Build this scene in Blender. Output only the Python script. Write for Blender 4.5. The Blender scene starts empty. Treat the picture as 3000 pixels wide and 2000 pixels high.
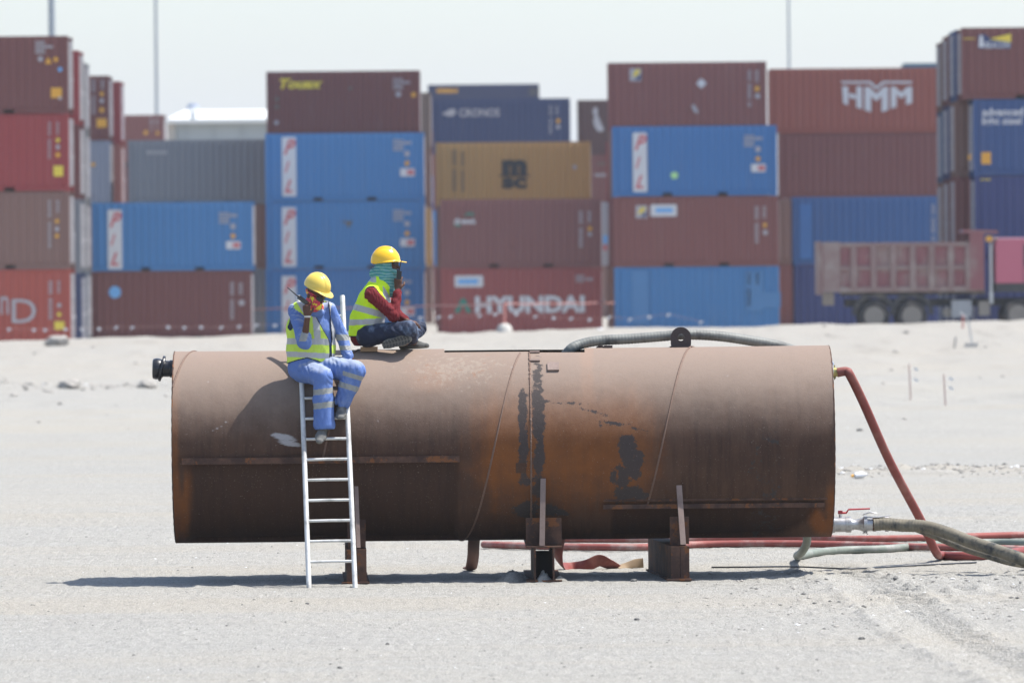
import bpy, math, random
import numpy as np
from mathutils import Vector, Matrix
random.seed(7)
np.random.seed(7)
SC = bpy.context.scene
COL = SC.collection
OV = 3000.0 / 2352.0            # overview pixels -> photo pixels

# ------------------------------------------------------------------ camera
F_PX, CAM_Z, PITCH, ROLL = 20400.0, 3.3, math.atan(270 / 20400.0), -0.009
cam_d = bpy.data.cameras.new('camera')
cam_d.sensor_width = 36.0
cam_d.lens = F_PX * 36.0 / 3000.0
cam_d.clip_start = 1.0
cam_d.clip_end = 9000.0
cam_d.dof.use_dof = True
cam_d.dof.focus_distance = 69.4
cam_d.dof.aperture_fstop = 3.3
cam_d.dof.aperture_blades = 0
cam = bpy.data.objects.new('camera', cam_d)
COL.objects.link(cam)
ROT = Matrix.Rotation(math.pi / 2 - PITCH, 3, 'X') @ Matrix.Rotation(ROLL, 3, 'Z')
cam.matrix_world = Matrix.Translation((0, 0, CAM_Z)) @ ROT.to_4x4()
SC.camera = cam

# ------------------------------------------------------------------ light
SUN = Vector((0.49, 0.07, 1.0)).normalized()          # towards the sun
w = bpy.data.worlds.new('World')
SC.world = w
w.use_nodes = True
nt = w.node_tree
sky = nt.nodes.new('ShaderNodeTexSky')
sky.sky_type = 'NISHITA'
sky.sun_disc = False
sky.sun_elevation = math.asin(SUN.z)
sky.sun_rotation = math.atan2(SUN.x, SUN.y)
sky.air_density = 1.0
sky.dust_density = 1.5
sky.ozone_density = 2.6
bg = nt.nodes['Background']
bg.inputs['Strength'].default_value = 0.125
nt.links.new(sky.outputs[0], bg.inputs['Color'])
sd = bpy.data.lights.new('sun', 'SUN')
sd.energy = 4.0
sd.angle = math.radians(0.53)
sd.color = (1.0, 0.965, 0.91)
so = bpy.data.objects.new('sun', sd)
so.rotation_euler = SUN.to_track_quat('Z', 'Y').to_euler()
so.location = (10, 60, 40)
COL.objects.link(so)
vs = SC.view_settings
vs.view_transform = 'Standard'
vs.look = 'None'
vs.exposure = 0.99
vs.gamma = 1.0
vs.use_curve_mapping = False


def at(px, py, y):
    """point of the place seen at photo pixel (px, py) standing y metres from the camera"""
    d = ROT @ Vector((px - 1500.0, 1000.0 - py, -F_PX))
    t = y / d.y
    return Vector((d.x * t, y, CAM_Z + d.z * t))


def proj(X, Y, Z):
    """photo pixel of world points (arrays)"""
    R = np.array(ROT.transposed())
    x, y, z = X, Y, Z - CAM_Z
    u = R[0, 0] * x + R[0, 1] * y + R[0, 2] * z
    v = R[1, 0] * x + R[1, 1] * y + R[1, 2] * z
    q = R[2, 0] * x + R[2, 1] * y + R[2, 2] * z
    return 1500 + u / -q * F_PX, 1000 - v / -q * F_PX


# ------------------------------------------------------------------ objects
def tag(o, label=None, cat=None, group=None, kind=None):
    if label: o['label'] = label
    if cat: o['category'] = cat
    if group: o['group'] = group
    if kind: o['kind'] = kind
    return o


def empty(name, loc, rz=0.0):
    o = bpy.data.objects.new(name, None)
    o.empty_display_size = 0.2
    COL.objects.link(o)
    o.location = loc
    o.rotation_euler = (0, 0, rz)
    return o


def obj(name, mesh, parent=None, loc=None, rot=None, color=None):
    o = bpy.data.objects.new(name, mesh)
    COL.objects.link(o)
    if parent is not None: o.parent = parent
    if loc is not None: o.location = loc
    if rot is not None: o.rotation_euler = rot
    if color is not None: o.color = (*color, 1)
    return o


class MB:
    def __init__(s):
        s.v, s.f, s.m, s.mi = [], [], [], 0

    def add(s, vs_, fs):
        n = len(s.v)
        s.v += [tuple(p) for p in vs_]
        s.f += [tuple(i + n for i in f) for f in fs]
        s.m += [s.mi] * len(fs)
        return s

    def box(s, c, d, rot=None):
        hx, hy, hz = d[0] / 2, d[1] / 2, d[2] / 2
        P = [Vector((x, y, z)) for z in (-hz, hz) for y in (-hy, hy) for x in (-hx, hx)]
        if rot is not None: P = [rot @ p for p in P]
        P = [p + Vector(c) for p in P]
        return s.add(P, [(0, 2, 3, 1), (4, 5, 7, 6), (0, 1, 5, 4), (2, 6, 7, 3), (0, 4, 6, 2), (1, 3, 7, 5)])

    def bbox(s, x0, x1, y0, y1, z0, z1):
        return s.box(((x0 + x1) / 2, (y0 + y1) / 2, (z0 + z1) / 2), (x1 - x0, y1 - y0, z1 - z0))

    def loft(s, rings, cap=True, closed=True):
        n = len(rings[0])
        P = [p for r in rings for p in r]
        F = []
        for i in range(len(rings) - 1):
            for j in range(n if closed else n - 1):
                k = (j + 1) % n
                F.append((i * n + j, i * n + k, (i + 1) * n + k, (i + 1) * n + j))
        if cap and closed:
            F.append(tuple(range(n - 1, -1, -1)))
            F.append(tuple((len(rings) - 1) * n + j for j in range(n)))
        return s.add(P, F)

    def tube(s, path, r, n=12, cap=True, flat=1.0, up=None, twist=0.0):
        path = [Vector(p) for p in path]
        rr = r if isinstance(r, (list, tuple)) else [r] * len(path)
        rings = []
        prev = Vector(up) if up is not None else None
        for i, p in enumerate(path):
            t = (path[min(i + 1, len(path) - 1)] - path[max(i - 1, 0)]).normalized()
            if prev is None:
                prev = Vector((0, 0, 1)) if abs(t.z) < 0.9 else Vector((0, 1, 0))
            u = (prev - t * prev.dot(t)).normalized()
            prev = u
            b = t.cross(u)
            if twist:
                a0 = twist * i / max(1, len(path) - 1)
                u2 = u * math.cos(a0) + b * math.sin(a0)
                b = t.cross(u2)
                uu = u2
            else:
                uu = u
            rings.append([p + uu * (math.cos(a) * rr[i] * flat) + b * (math.sin(a) * rr[i])
                          for a in [2 * math.pi * k / n for k in range(n)]])
        return s.loft(rings, cap)

    def cyl(s, a, b, r0, r1=None, n=16):
        return s.tube([a, b], [r0, r0 if r1 is None else r1], n)

    def lathe(s, o, ax, prof, n=24, cap=True):
        """prof: (distance along ax, radius)"""
        o, ax = Vector(o), Vector(ax).normalized()
        u = ax.orthogonal().normalized()
        b = ax.cross(u)
        rings = [[o + ax * d + u * (math.cos(t) * r) + b * (math.sin(t) * r)
                  for t in [2 * math.pi * k / n for k in range(n)]] for d, r in prof]
        return s.loft(rings, cap)

    def prism(s, pts, y0, y1):
        """outline in x,z pushed from y0 to y1"""
        return s.loft([[(x, y0, z) for x, z in pts], [(x, y1, z) for x, z in pts]])

    def mesh(s, name, mats, smooth=False, angle=None):
        me = bpy.data.meshes.new(name)
        me.from_pydata(s.v, [], s.f)
        for m in mats: me.materials.append(m)
        if len(mats) > 1: me.polygons.foreach_set('material_index', s.m)
        if smooth:
            me.polygons.foreach_set('use_smooth', [True] * len(me.polygons))
            if angle: me.set_sharp_from_angle(angle=math.radians(angle))
        me.update()
        return me

    def build(s, name, mats, parent=None, smooth=False, angle=35, loc=None, rot=None, color=None):
        if not isinstance(mats, (list, tuple)): mats = [mats]
        return obj(name, s.mesh(name, mats, smooth, angle), parent, loc, rot, color)


def spline(pts, n=8):
    """Catmull-Rom through pts"""
    P = [Vector(p) for p in pts]
    P = [P[0] * 2 - P[1]] + P + [P[-1] * 2 - P[-2]]
    out = []
    for i in range(1, len(P) - 2):
        for k in range(n):
            t = k / n
            a, b, c, d = P[i - 1], P[i], P[i + 1], P[i + 2]
            out.append(0.5 * ((2 * b) + (c - a) * t + (2 * a - 5 * b + 4 * c - d) * t * t + (3 * b - a - 3 * c + d) * t ** 3))
    out.append(P[-2])
    return out


# ------------------------------------------------------------------ materials
class NT:
    def __init__(s, name):
        s.mat = bpy.data.materials.new(name)
        s.mat.use_nodes = True
        s.t = s.mat.node_tree
        s.b = s.t.nodes['Principled BSDF']

    def n(s, typ, props=None, **inp):
        nd = s.t.nodes.new('ShaderNode' + typ)
        for k, v in (props or {}).items(): setattr(nd, k, v)
        for k, v in inp.items():
            key = int(k[1:]) if k[0] == 'i' and k[1:].isdigit() else k.replace('_', ' ')
            s.set(nd.inputs[key], v)
        return nd

    def set(s, sock, v):
        if hasattr(v, 'is_output') or isinstance(v, bpy.types.NodeSocket):
            s.t.links.new(v, sock)
        elif isinstance(v, bpy.types.Node):
            s.t.links.new(v.outputs[0], sock)
        else:
            if sock.type == 'RGBA' and len(v) == 3: v = (*v, 1)
            sock.default_value = v

    def math(s, op, a, b=0.0, c=0.0, clamp=False):
        nd = s.n('Math', {'operation': op, 'use_clamp': clamp}, i0=a, i1=b)
        if op in ('MULTIPLY_ADD', 'SMOOTHSTEP'): s.set(nd.inputs[2], c)
        return nd.outputs[0]

    def step(s, x, lo, hi):
        return s.n('MapRange', {'interpolation_type': 'SMOOTHSTEP'}, i0=x, i1=lo, i2=hi, i3=0.0, i4=1.0).outputs[0]

    def mix(s, f, a, b, blend='MIX'):
        nd = s.n('Mix', {'data_type': 'RGBA', 'blend_type': blend})
        s.set(nd.inputs[0], f)
        s.set(nd.inputs[6], a)
        s.set(nd.inputs[7], b)
        return nd.outputs[2]

    def coord(s, scale=(1, 1, 1), rand=False):
        tc = s.n('TexCoord')
        v = tc.outputs['Object']
        if rand:
            oi = s.n('ObjectInfo')
            off = s.math('MULTIPLY', oi.outputs['Random'], 57.0)
            v = s.n('VectorMath', {'operation': 'ADD'}, i0=v, i1=s.n('CombineXYZ', i0=off, i1=off, i2=off)).outputs[0]
        mp = s.n('Mapping', Vector=v, Scale=scale)
        return mp.outputs[0]

    def noise(s, vec, scale=5.0, detail=4.0, rough=0.55, dist=0.0):
        return s.n('TexNoise', Vector=vec, Scale=scale, Detail=detail, Roughness=rough, Distortion=dist).outputs[0]

    def bump(s, h, strength=0.3, dist=0.01):
        bp = s.n('Bump', Height=h, Strength=strength, Distance=dist)
        s.t.links.new(bp.outputs[0], s.b.inputs['Normal'])

    def out(s, **k):
        for a, v in k.items(): s.set(s.b.inputs[a.replace('_', ' ')], v)
        return s.mat


def simple(name, col, rough=0.6, metal=0.0, var=0.15, scale=6.0, bump=0.0, bscale=60.0, dirt=None, dirt_amt=0.3, rand=True, spec=None, vscale=(1, 1, 1)):
    m = NT(name)
    v = m.coord(vscale, rand)
    n1 = m.noise(v, scale, 5)
    c = m.mix(n1, tuple(x * (1 - var) for x in col), tuple(min(1, x * (1 + var)) for x in col))
    if dirt:
        n2 = m.noise(v, scale * 0.6, 8, 0.65)
        c = m.mix(m.math('MULTIPLY', m.step(n2, 0.45, 0.7), dirt_amt), c, dirt)
    if bump: m.bump(m.noise(v, bscale, 3), bump, 0.01)
    if spec is not None: m.out(Specular_IOR_Level=spec)
    return m.out(Base_Color=c, Roughness=rough, Metallic=metal)


M = {}
M['steel_alu'] = simple('aluminium', (0.60, 0.59, 0.56), 0.5, 0.2, 0.12, 9, dirt=(0.25, 0.24, 0.22), dirt_amt=0.75)
M['black_rubber'] = simple('black rubber', (0.012, 0.013, 0.016), 0.32, 0, 0.3, 9, dirt=(0.06, 0.055, 0.05), dirt_amt=0.3)
M['zinc'] = simple('zinc fitting', (0.55, 0.57, 0.6), 0.3, 0.8, 0.15, 20)
M['brass'] = simple('brass clamp', (0.45, 0.4, 0.16), 0.35, 0.7, 0.2, 30)
M['concrete'] = simple('pale concrete', (0.46, 0.44, 0.40), 0.9, 0, 0.2, 4, 0.3, 40)
M['tape_red'] = simple('faded red tape', (0.50, 0.20, 0.17), 0.7, 0, 0.2, 4)
M['tape_white'] = simple('faded white tape', (0.62, 0.58, 0.53), 0.7, 0, 0.1, 4)
M['wood'] = simple('raw timber', (0.36, 0.22, 0.12), 0.8, 0, 0.25, 8, 0.3, 50, vscale=(0.3, 4, 4))
M['tyre'] = simple('tyre rubber', (0.03, 0.03, 0.032), 0.85, 0, 0.2, 6, dirt=(0.22, 0.19, 0.16), dirt_amt=0.5)
M['chassis'] = simple('dusty dark chassis', (0.05, 0.05, 0.052), 0.8, 0, 0.3, 3, dirt=(0.25, 0.22, 0.18), dirt_amt=0.5)
M['galv'] = simple('galvanised mast', (0.30, 0.33, 0.36), 0.5, 0.3, 0.1, 1)

# container paint: the colour of each container comes from its object colour
m = NT('container paint')
oi = m.n('ObjectInfo')
v = m.coord((1, 1, 1), True)
fade = m.noise(v, 0.7, 5, 0.6)
stripes = m.noise(m.coord((2.2, 2.2, 0.12), True), 1.4, 5, 0.6)
c = m.mix(m.math('MULTIPLY', m.step(fade, 0.35, 0.7), 0.30), oi.outputs['Color'], (0.25, 0.21, 0.18))
c = m.mix(m.math('MULTIPLY', m.step(stripes, 0.45, 0.75), 0.35), oi.outputs['Color'], c)
c = m.mix(m.math('MULTIPLY', m.step(m.noise(v, 2.2, 8, 0.72), 0.63, 0.72), 0.65), c, (0.11, 0.055, 0.035))
M['paint'] = m.out(Base_Color=c, Roughness=0.62)
m = NT('decal white')
M['d_white'] = simple('decal white', (0.62, 0.62, 0.62), 0.6, 0, 0.08, 3)
M['d_dim'] = simple('faded white lettering', (0.42, 0.40, 0.41), 0.6, 0, 0.15, 3)
M['d_yellow'] = simple('decal yellow', (0.75, 0.58, 0.06), 0.6, 0, 0.1, 3)
M['d_orange'] = simple('decal orange', (0.72, 0.36, 0.04), 0.6, 0, 0.1, 3)
M['d_black'] = simple('decal black', (0.03, 0.035, 0.04), 0.6, 0, 0.1, 3)
M['d_red'] = simple('decal red', (0.55, 0.12, 0.13), 0.6, 0, 0.1, 3)
M['d_green'] = simple('decal green', (0.05, 0.22, 0.16), 0.6, 0, 0.1, 3)
M['d_lime'] = simple('decal lime', (0.40, 0.70, 0.30), 0.6, 0, 0.1, 3)
M['d_sky'] = simple('decal pale blue', (0.16, 0.42, 0.75), 0.6, 0, 0.1, 3)
M['d_navy'] = simple('decal navy', (0.03, 0.05, 0.14), 0.6, 0, 0.1, 3)
M['d_rust'] = simple('rust patch', (0.14, 0.13, 0.11), 0.8, 0, 0.2, 3)

# pale compacted sand of the yard
m = NT('compacted sand')
v = m.coord()
big = m.noise(v, 0.05, 6, 0.6)
mid = m.noise(m.coord((0.35, 0.12, 1)), 1.3, 6, 0.65)
grain = m.noise(m.coord((1.0, 0.30, 1)), 11.0, 7, 0.75)
grain2 = m.noise(m.coord((1.0, 0.22, 1)), 33.0, 4, 0.7)
grain3 = m.noise(m.coord((1.0, 0.15, 1)), 85.0, 3, 0.7)
strk = m.noise(m.coord((0.10, 0.9, 1)), 3.0, 7, 0.72)
warm = m.noise(m.coord((0.05, 0.30, 1)), 0.8, 6, 0.62)
fine = m.noise(v, 26.0, 6, 0.7)
c = m.mix(m.step(big, 0.38, 0.62), (0.298, 0.290, 0.264), (0.315, 0.300, 0.264))
c = m.mix(m.math('MULTIPLY', m.step(mid, 0.5, 0.75), 0.30), c, (0.27, 0.255, 0.23))
c = m.mix(m.math('MULTIPLY', m.step(fine, 0.50, 0.72), 0.45), c, (0.20, 0.19, 0.17))
c = m.mix(m.math('MULTIPLY', m.step(grain, 0.50, 0.66), 0.55), c, (0.215, 0.208, 0.190))
c = m.mix(m.math('MULTIPLY', m.step(grain, 0.50, 0.36), 0.45), c, (0.37, 0.36, 0.335))
c = m.mix(m.math('MULTIPLY', m.step(grain2, 0.56, 0.68), 0.5), c, (0.17, 0.163, 0.148))
c = m.mix(m.math('MULTIPLY', m.step(strk, 0.50, 0.68), 0.42), c, (0.205, 0.195, 0.172))
c = m.mix(m.math('MULTIPLY', m.step(warm, 0.46, 0.64), 0.6), c, (0.315, 0.285, 0.232))
c = m.mix(m.math('MULTIPLY', m.step(grain3, 0.52, 0.66), 0.42), c, (0.15, 0.145, 0.13))
c = m.mix(m.math('MULTIPLY', m.step(grain3, 0.47, 0.36), 0.38), c, (0.46, 0.45, 0.42))
c = m.mix(m.math('MULTIPLY', m.step(m.noise(v, 34.0, 2, 0.5), 0.66, 0.72), 0.6), c, (0.62, 0.60, 0.56))
sep = m.n('SeparateXYZ', i0=m.n('TexCoord').outputs['Object'])
far = m.step(sep.outputs[1], 150.0, 215.0)
c = m.mix(m.math('MULTIPLY', far, m.math('MULTIPLY_ADD', m.noise(m.coord((.4, .1, 1)), 1.2, 6, .7), 0.9, 0.1)), c, (0.31, 0.285, 0.245))
c = m.mix(m.math('MULTIPLY', m.math('MULTIPLY', far, m.step(m.noise(m.coord((.5, .09, 1)), 1.5, 7, .7), .52, .66)), 0.5), c, (0.21, 0.195, 0.17))
hb = m.math('ADD', m.math('ADD', grain, m.math('MULTIPLY', grain2, 0.6)), m.math('MULTIPLY', m.noise(v, 60.0, 3, 0.6), 0.3))
m.bump(m.math('ADD', hb, m.math('MULTIPLY', grain3, 0.25)), 0.9, 0.035)
M['sand'] = m.out(Base_Color=c, Roughness=0.95, Specular_IOR_Level=0.15)
M['stone'] = simple('pale stone', (0.30, 0.28, 0.25), 0.9, 0, 0.3, 5, 0.4, 20)
M['dark_stone'] = simple('grey stone', (0.14, 0.135, 0.125), 0.9, 0, 0.3, 5, 0.4, 20)


# ------------------------------------------------------------------ ground
def vnoise(x, y, seed):
    """value noise on arrays"""
    rs = np.random.RandomState(seed)
    T = rs.rand(256, 256)
    xi, yi = np.floor(x).astype(int), np.floor(y).astype(int)
    fx, fy = x - xi, y - yi
    fx, fy = fx * fx * (3 - 2 * fx), fy * fy * (3 - 2 * fy)
    a = T[xi & 255, yi & 255]; b = T[(xi + 1) & 255, yi & 255]
    c_ = T[xi & 255, (yi + 1) & 255]; d = T[(xi + 1) & 255, (yi + 1) & 255]
    return (a * (1 - fx) + b * fx) * (1 - fy) + (c_ * (1 - fx) + d * fx) * fy - 0.5


def sstep(x, a, b):
    t = np.clip((x - a) / (b - a), 0, 1)
    return t * t * (3 - 2 * t)


def height(X, Y):
    X, Y = np.asarray(X, float), np.asarray(Y, float)
    h = 0.012 * vnoise(X * 1.1, Y * 0.45, 1) + 0.010 * vnoise(X * 3.1, Y * 1.3, 2)
    near = 1 - sstep(Y, 84, 100)
    h = h + near * (0.010 * vnoise(X * 9, Y * 2.3, 3) + 0.009 * vnoise(X * 21, Y * 6, 4))
    # clods: only the peaks
    h = h + near * 0.09 * np.maximum(0, vnoise(X * 7.3, Y * 5.1, 5) - 0.36)
    rough = sstep(X, 1.8, 2.8) * (1 - sstep(Y, 69.5, 71)) * sstep(Y, 60.5, 63)
    h = h + rough * 0.045 * np.maximum(0, vnoise(X * 9, Y * 5, 25) + 0.1)
    # tyre track at the right running away from the camera
    tx = X - (3.55 + 0.05 * np.sin(Y * 0.4) - 0.035 * (Y - 62))
    inn = sstep(tx, -0.34, -0.28) * (1 - sstep(tx, 0.28, 0.34)) * (1 - sstep(Y, 70, 74))
    bars = np.sin((Y + np.abs(tx) * 1.6) * 2 * math.pi / 0.36)
    h = h + inn * (0.024 * bars - 0.010)
    rim = np.exp(-((np.abs(tx) - 0.4) / 0.09) ** 2) * (1 - sstep(Y, 70, 74))
    h = h + rim * (0.022 + 0.05 * vnoise(X * 8, Y * 5, 6))
    # second disturbed strip beside it
    st = np.exp(-((Y - 66.2 - 0.35 * (X - 4)) / 0.6) ** 2) * sstep(X, 2.6, 3.6)
    h = h + st * (0.02 + 0.09 * vnoise(X * 7, Y * 5, 8))
    # low windrows of rubble crossing the yard
    r1 = np.exp(-((Y - 102 - 1.0 * vnoise(X * 0.6, Y * 0, 9)) / 1.2) ** 2) * sstep(X, 3.0, 5.0)
    h = h + r1 * (0.04 + 0.20 * np.maximum(0, vnoise(X * 3.2, Y * 1.7, 10)))
    r2 = np.exp(-((Y - 171) / 2.0) ** 2) * (1 - sstep(X, -4.5, -3.0))
    h = h + r2 * (0.05 + 0.22 * np.maximum(0, vnoise(X * 2.0, Y * 1.2, 11)))
    r3 = np.exp(-((Y - 150) / 3.0) ** 2) * sstep(X, 6.0, 9.0)
    h = h + r3 * 0.18 * np.maximum(0, vnoise(X * 1.5, Y * 0.9, 12))
    # berm in front of the stacks, haul road behind it on the right
    crest = 0.70 + 0.012 * np.clip(X, -20, 20) + 0.06 * vnoise(X * 0.35, Y * 0.05, 13) + 0.03 * vnoise(X * 1.3, Y * 0.3, 14)
    up = sstep(Y, 196, 222)
    dn = 1 - sstep(Y, 224, 228)
    road = 0.45 * sstep(X, 6, 10) * (1 - sstep(Y, 234.5, 236.5))
    h = h + up * np.maximum(crest * dn, road)
    far = sstep(Y, 110, 150) * (1 - sstep(Y, 228, 240))
    h = h + far * (0.10 * vnoise(X * 0.5, Y * 0.12, 15) + 0.05 * vnoise(X * 1.7, Y * 0.5, 16))
    return h


def axis(segs):
    out = [segs[0][0]]
    for a, b, n in segs:
        out += list(np.linspace(a, b, n + 1)[1:])
    return np.array(out)


gx = axis([(-4000, -300, 6), (-300, -60, 10), (-60, -22, 24), (-22, -6.5, 110), (-6.5, 6.5, 520), (6.5, 22, 110), (22, 60, 24), (60, 300, 10), (300, 4000, 6)])
gy = axis([(-300, 0, 4), (0, 48, 12), (48, 52, 20), (52, 74, 400), (74, 90, 120), (90, 120, 110), (120, 240, 170), (240, 400, 16), (400, 7000, 12)])
GX, GY = np.meshgrid(gx, gy, indexing='ij')
GZ = height(GX, GY)
fadeo = (1 - sstep(np.abs(GX), 60, 120)) * (1 - sstep(GY, 300, 380)) * sstep(GY, 0, 20)
GZ = GZ * fadeo
nx, ny = len(gx), len(gy)
idx = np.arange(nx * ny).reshape(nx, ny)
quads = np.stack([idx[:-1, :-1], idx[1:, :-1], idx[1:, 1:], idx[:-1, 1:]], -1).reshape(-1, 4)


def np_mesh(name, co, faces, mats, smooth=True, mi=None):
    me = bpy.data.meshes.new(name)
    k = faces.shape[1]
    me.vertices.add(len(co)); me.vertices.foreach_set('co', np.ascontiguousarray(co, dtype=np.float32).ravel())
    me.loops.add(faces.size); me.loops.foreach_set('vertex_index', faces.astype(np.int32).ravel())
    me.polygons.add(len(faces))
    me.polygons.foreach_set('loop_start', np.arange(0, faces.size, k, dtype=np.int32))
    me.polygons.foreach_set('loop_total', np.full(len(faces), k, dtype=np.int32))
    for m_ in mats: me.materials.append(m_)
    me.polygons.foreach_set('use_smooth', np.full(len(faces), smooth))
    if mi is not None: me.polygons.foreach_set('material_index', mi.astype(np.int32))
    me.update(calc_edges=True)
    return me


g = obj('ground', np_mesh('ground', np.stack([GX, GY, GZ], -1).reshape(-1, 3), quads, [M['sand']]))
tag(g, kind='structure')


def gz(x, y):
    return float(height(np.array([x]), np.array([y]))[0])


# distant pale hills
m = NT('distant desert hill')
M['hill'] = m.out(Base_Color=m.mix(m.noise(m.coord(), 0.004, 4), (0.30, 0.25, 0.21), (0.38, 0.33, 0.28)), Roughness=1.0)
hx = np.linspace(-900, 1500, 90)
hy = np.linspace(2900, 3900, 14)
HX, HY = np.meshgrid(hx, hy, indexing='ij')
HZ = np.exp(-((HX + 148) / 62) ** 2) * 62 + np.exp(-((HX + 330) / 120) ** 2) * 50 + 22 * np.exp(-((HX - 500) / 420) ** 2)
HZ = HZ * np.exp(-((HY - 3300) / 260) ** 2) + 3 * vnoise(HX / 60, HY / 90, 20) - 4
ii = np.arange(HX.size).reshape(HX.shape)
hq = np.stack([ii[:-1, :-1], ii[1:, :-1], ii[1:, 1:], ii[:-1, 1:]], -1).reshape(-1, 4)
tag(obj('hills', np_mesh('hills', np.stack([HX, HY, HZ], -1).reshape(-1, 3), hq, [M['hill']])), kind='structure')

# ------------------------------------------------------------------ containers
CW = 2.438


def corrugated(L, H, x0, x1, z0, z1, depth=0.036, pitch=0.278):
    """pressed steel side wall facing -y, outer face at y=0, pressed ends sloped"""
    mb = MB()
    n = int(round((x1 - x0) / pitch))
    p = (x1 - x0) / n
    prof = []
    for i in range(n):
        a = x0 + i * p
        prof += [(a, depth), (a + 0.25 * p, depth), (a + 0.5 * p, 0.0), (a + 0.75 * p, 0.0)]
    prof.append((x1, depth))
    cap = 0.055
    r0 = [(x, depth, z0) for x, y in prof]
    r1 = [(x, y, z0 + cap) for x, y in prof]
    r2 = [(x, y, z1 - cap) for x, y in prof]
    r3 = [(x, depth, z1) for x, y in prof]
    k = len(prof)
    P = r0 + r1 + r2 + r3
    F = [(i * k + j, i * k + j + 1, (i + 1) * k + j + 1, (i + 1) * k + j) for i in range(3) for j in range(k - 1)]
    mb.add(P, F)
    return mb


_cm = {}


def container_meshes(L, H):
    key = (L, H)
    if key in _cm: return _cm[key]
    P = [M['paint']]
    hw, hl = CW / 2, L / 2
    d = {}
    d['side_panel'] = corrugated(L, H, -hl + 0.12, hl - 0.12, 0.16, H - 0.07).mesh('side_panel', P)
    d['end_panel'] = corrugated(CW, H, -hw + 0.10, hw - 0.10, 0.16, H - 0.10, 0.045, 0.25).mesh('end_panel', P)
    r = MB()
    n = int(L / 0.30)
    prof = []
    for i in range(n):
        a = -hl + 0.08 + i * (L - 0.16) / n
        q = (L - 0.16) / n
        prof += [(a, H - 0.045), (a + 0.3 * q, H - 0.045), (a + 0.5 * q, H - 0.022), (a + 0.8 * q, H - 0.022)]
    r.loft([[(x, -hw + 0.05, z) for x, z in prof], [(x, hw - 0.05, z) for x, z in prof]], cap=False, closed=False)
    d['roof'] = r.mesh('roof', P)
    d['underside'] = MB().bbox(-hl + 0.1, hl - 0.1, -hw + 0.09, hw - 0.09, 0.13, 0.16).bbox(-hl + 0.3, hl - 0.3, -hw + 0.3, hw - 0.3, 0.01, 0.128).mesh('underside', [M['chassis']])
    d['corner_post'] = MB().box((0, 0, H / 2), (0.14, 0.12, H - 0.24)).mesh('corner_post', P)
    d['corner_casting'] = MB().box((0, 0, 0), (0.178, 0.162, 0.118)).mesh('corner_casting', P)
    d['top_rail'] = MB().box((0, 0, 0), (L - 0.36, 0.06, 0.07)).mesh('top_rail', P)
    b = MB()
    if L < 7:
        segs = [(-hl + .18, -1.20), (-0.84, 0.84), (1.20, hl - .18)]
    else:
        segs = [(-hl + .18, hl - .18)]
    for a, e in segs: b.bbox(a, e, -0.025, 0.025, 0.02, 0.16)
    if L < 7:
        for s_ in (-1, 1):
            b.bbox(s_ * 1.02 - 0.18, s_ * 1.02 + 0.18, -0.02, 0.03, 0.135, 0.16)
    d['bottom_rail'] = b.mesh('bottom_rail', P)
    dd = MB()
    dw = (CW - 0.26) / 2
    for k in range(5):
        z0 = 0.18 + k * (H - 0.34) / 5
        dd.bbox(-0.02, 0.022 if k % 2 else 0.0, -dw / 2 + .01, dw / 2 - .01, z0, z0 + (H - 0.34) / 5)
    d['door'] = dd.mesh('door', P)
    lb = MB().cyl((0, 0, 0.2), (0, 0, H - 0.16), 0.018, n=6)
    for zz in (0.3, H * 0.36, H * 0.65, H - 0.3): lb.box((0, 0, zz), (0.05, 0.09, 0.05))
    lb.box((0.02, 0.15, 1.15), (0.02, 0.3, 0.04))
    d['locking_bar'] = lb.mesh('locking_bar', [M['d_dim']])
    _cm[key] = d
    return d


def container(x_left, z, yf, col, label, L=6.058, H=2.591, group=None, doors=1, door_col=None, filler=False, name='shipping_container'):
    """x_left: left end of the side facing the camera, yf: distance of that side"""
    d = container_meshes(L, H)
    hw, hl = CW / 2, L / 2
    root = empty(name, (x_left + hl, yf + hw, z))
    tag(root, label, 'shipping container', group or 'stacked shipping containers')
    root['L'] = L; root['H'] = H
    dc = door_col or col
    O = lambda n_, loc, rot=None, c_=col: obj(n_, d[n_], root, loc, rot, c_)
    O('side_panel', (0, -hw + 0.008, 0))
    O('side_panel', (0, hw - 0.008, 0), (0, 0, math.pi))
    O('end_panel', (-hl * doors + 0.01 * doors, 0, 0), (0, 0, -math.pi / 2 * doors))
    O('roof', (0, 0, 0))
    O('underside', (0, 0, 0))
    for sx in (-1, 1):
        for sy in (-1, 1):
            O('corner_post', (sx * (hl - 0.075), sy * (hw - 0.062), 0), None, col)
            for zz in (0.059, H - 0.059):
                O('corner_casting', (sx * (hl - 0.089), sy * (hw - 0.081), zz), None, col)
    for sy in (-1, 1):
        O('top_rail', (0, sy * (hw - 0.058), H - 0.037))
        O('bottom_rail', (0, sy * (hw - 0.028), 0))
    if not filler:
        dw = (CW - 0.26) / 2
        for sy in (-1, 1):
            dr = O('door', (doors * (hl - 0.05), sy * (dw / 2 + 0.005), 0), (0, 0, 0 if doors > 0 else math.pi), dc)
            for k in (-1, 1):
                obj('locking_bar', d['locking_bar'], dr, (0.05, k * dw * 0.27, 0))
    return root


def mesh_text(s, bold=0.0, shear=0.0, ext=0.0):
    cu = bpy.data.curves.new('t', 'FONT')
    cu.body = s
    cu.offset = bold
    cu.shear = shear
    cu.resolution_u = 3
    o = bpy.data.objects.new('t', cu)
    me = bpy.data.meshes.new_from_object(o)
    bpy.data.objects.remove(o)
    return me


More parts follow.
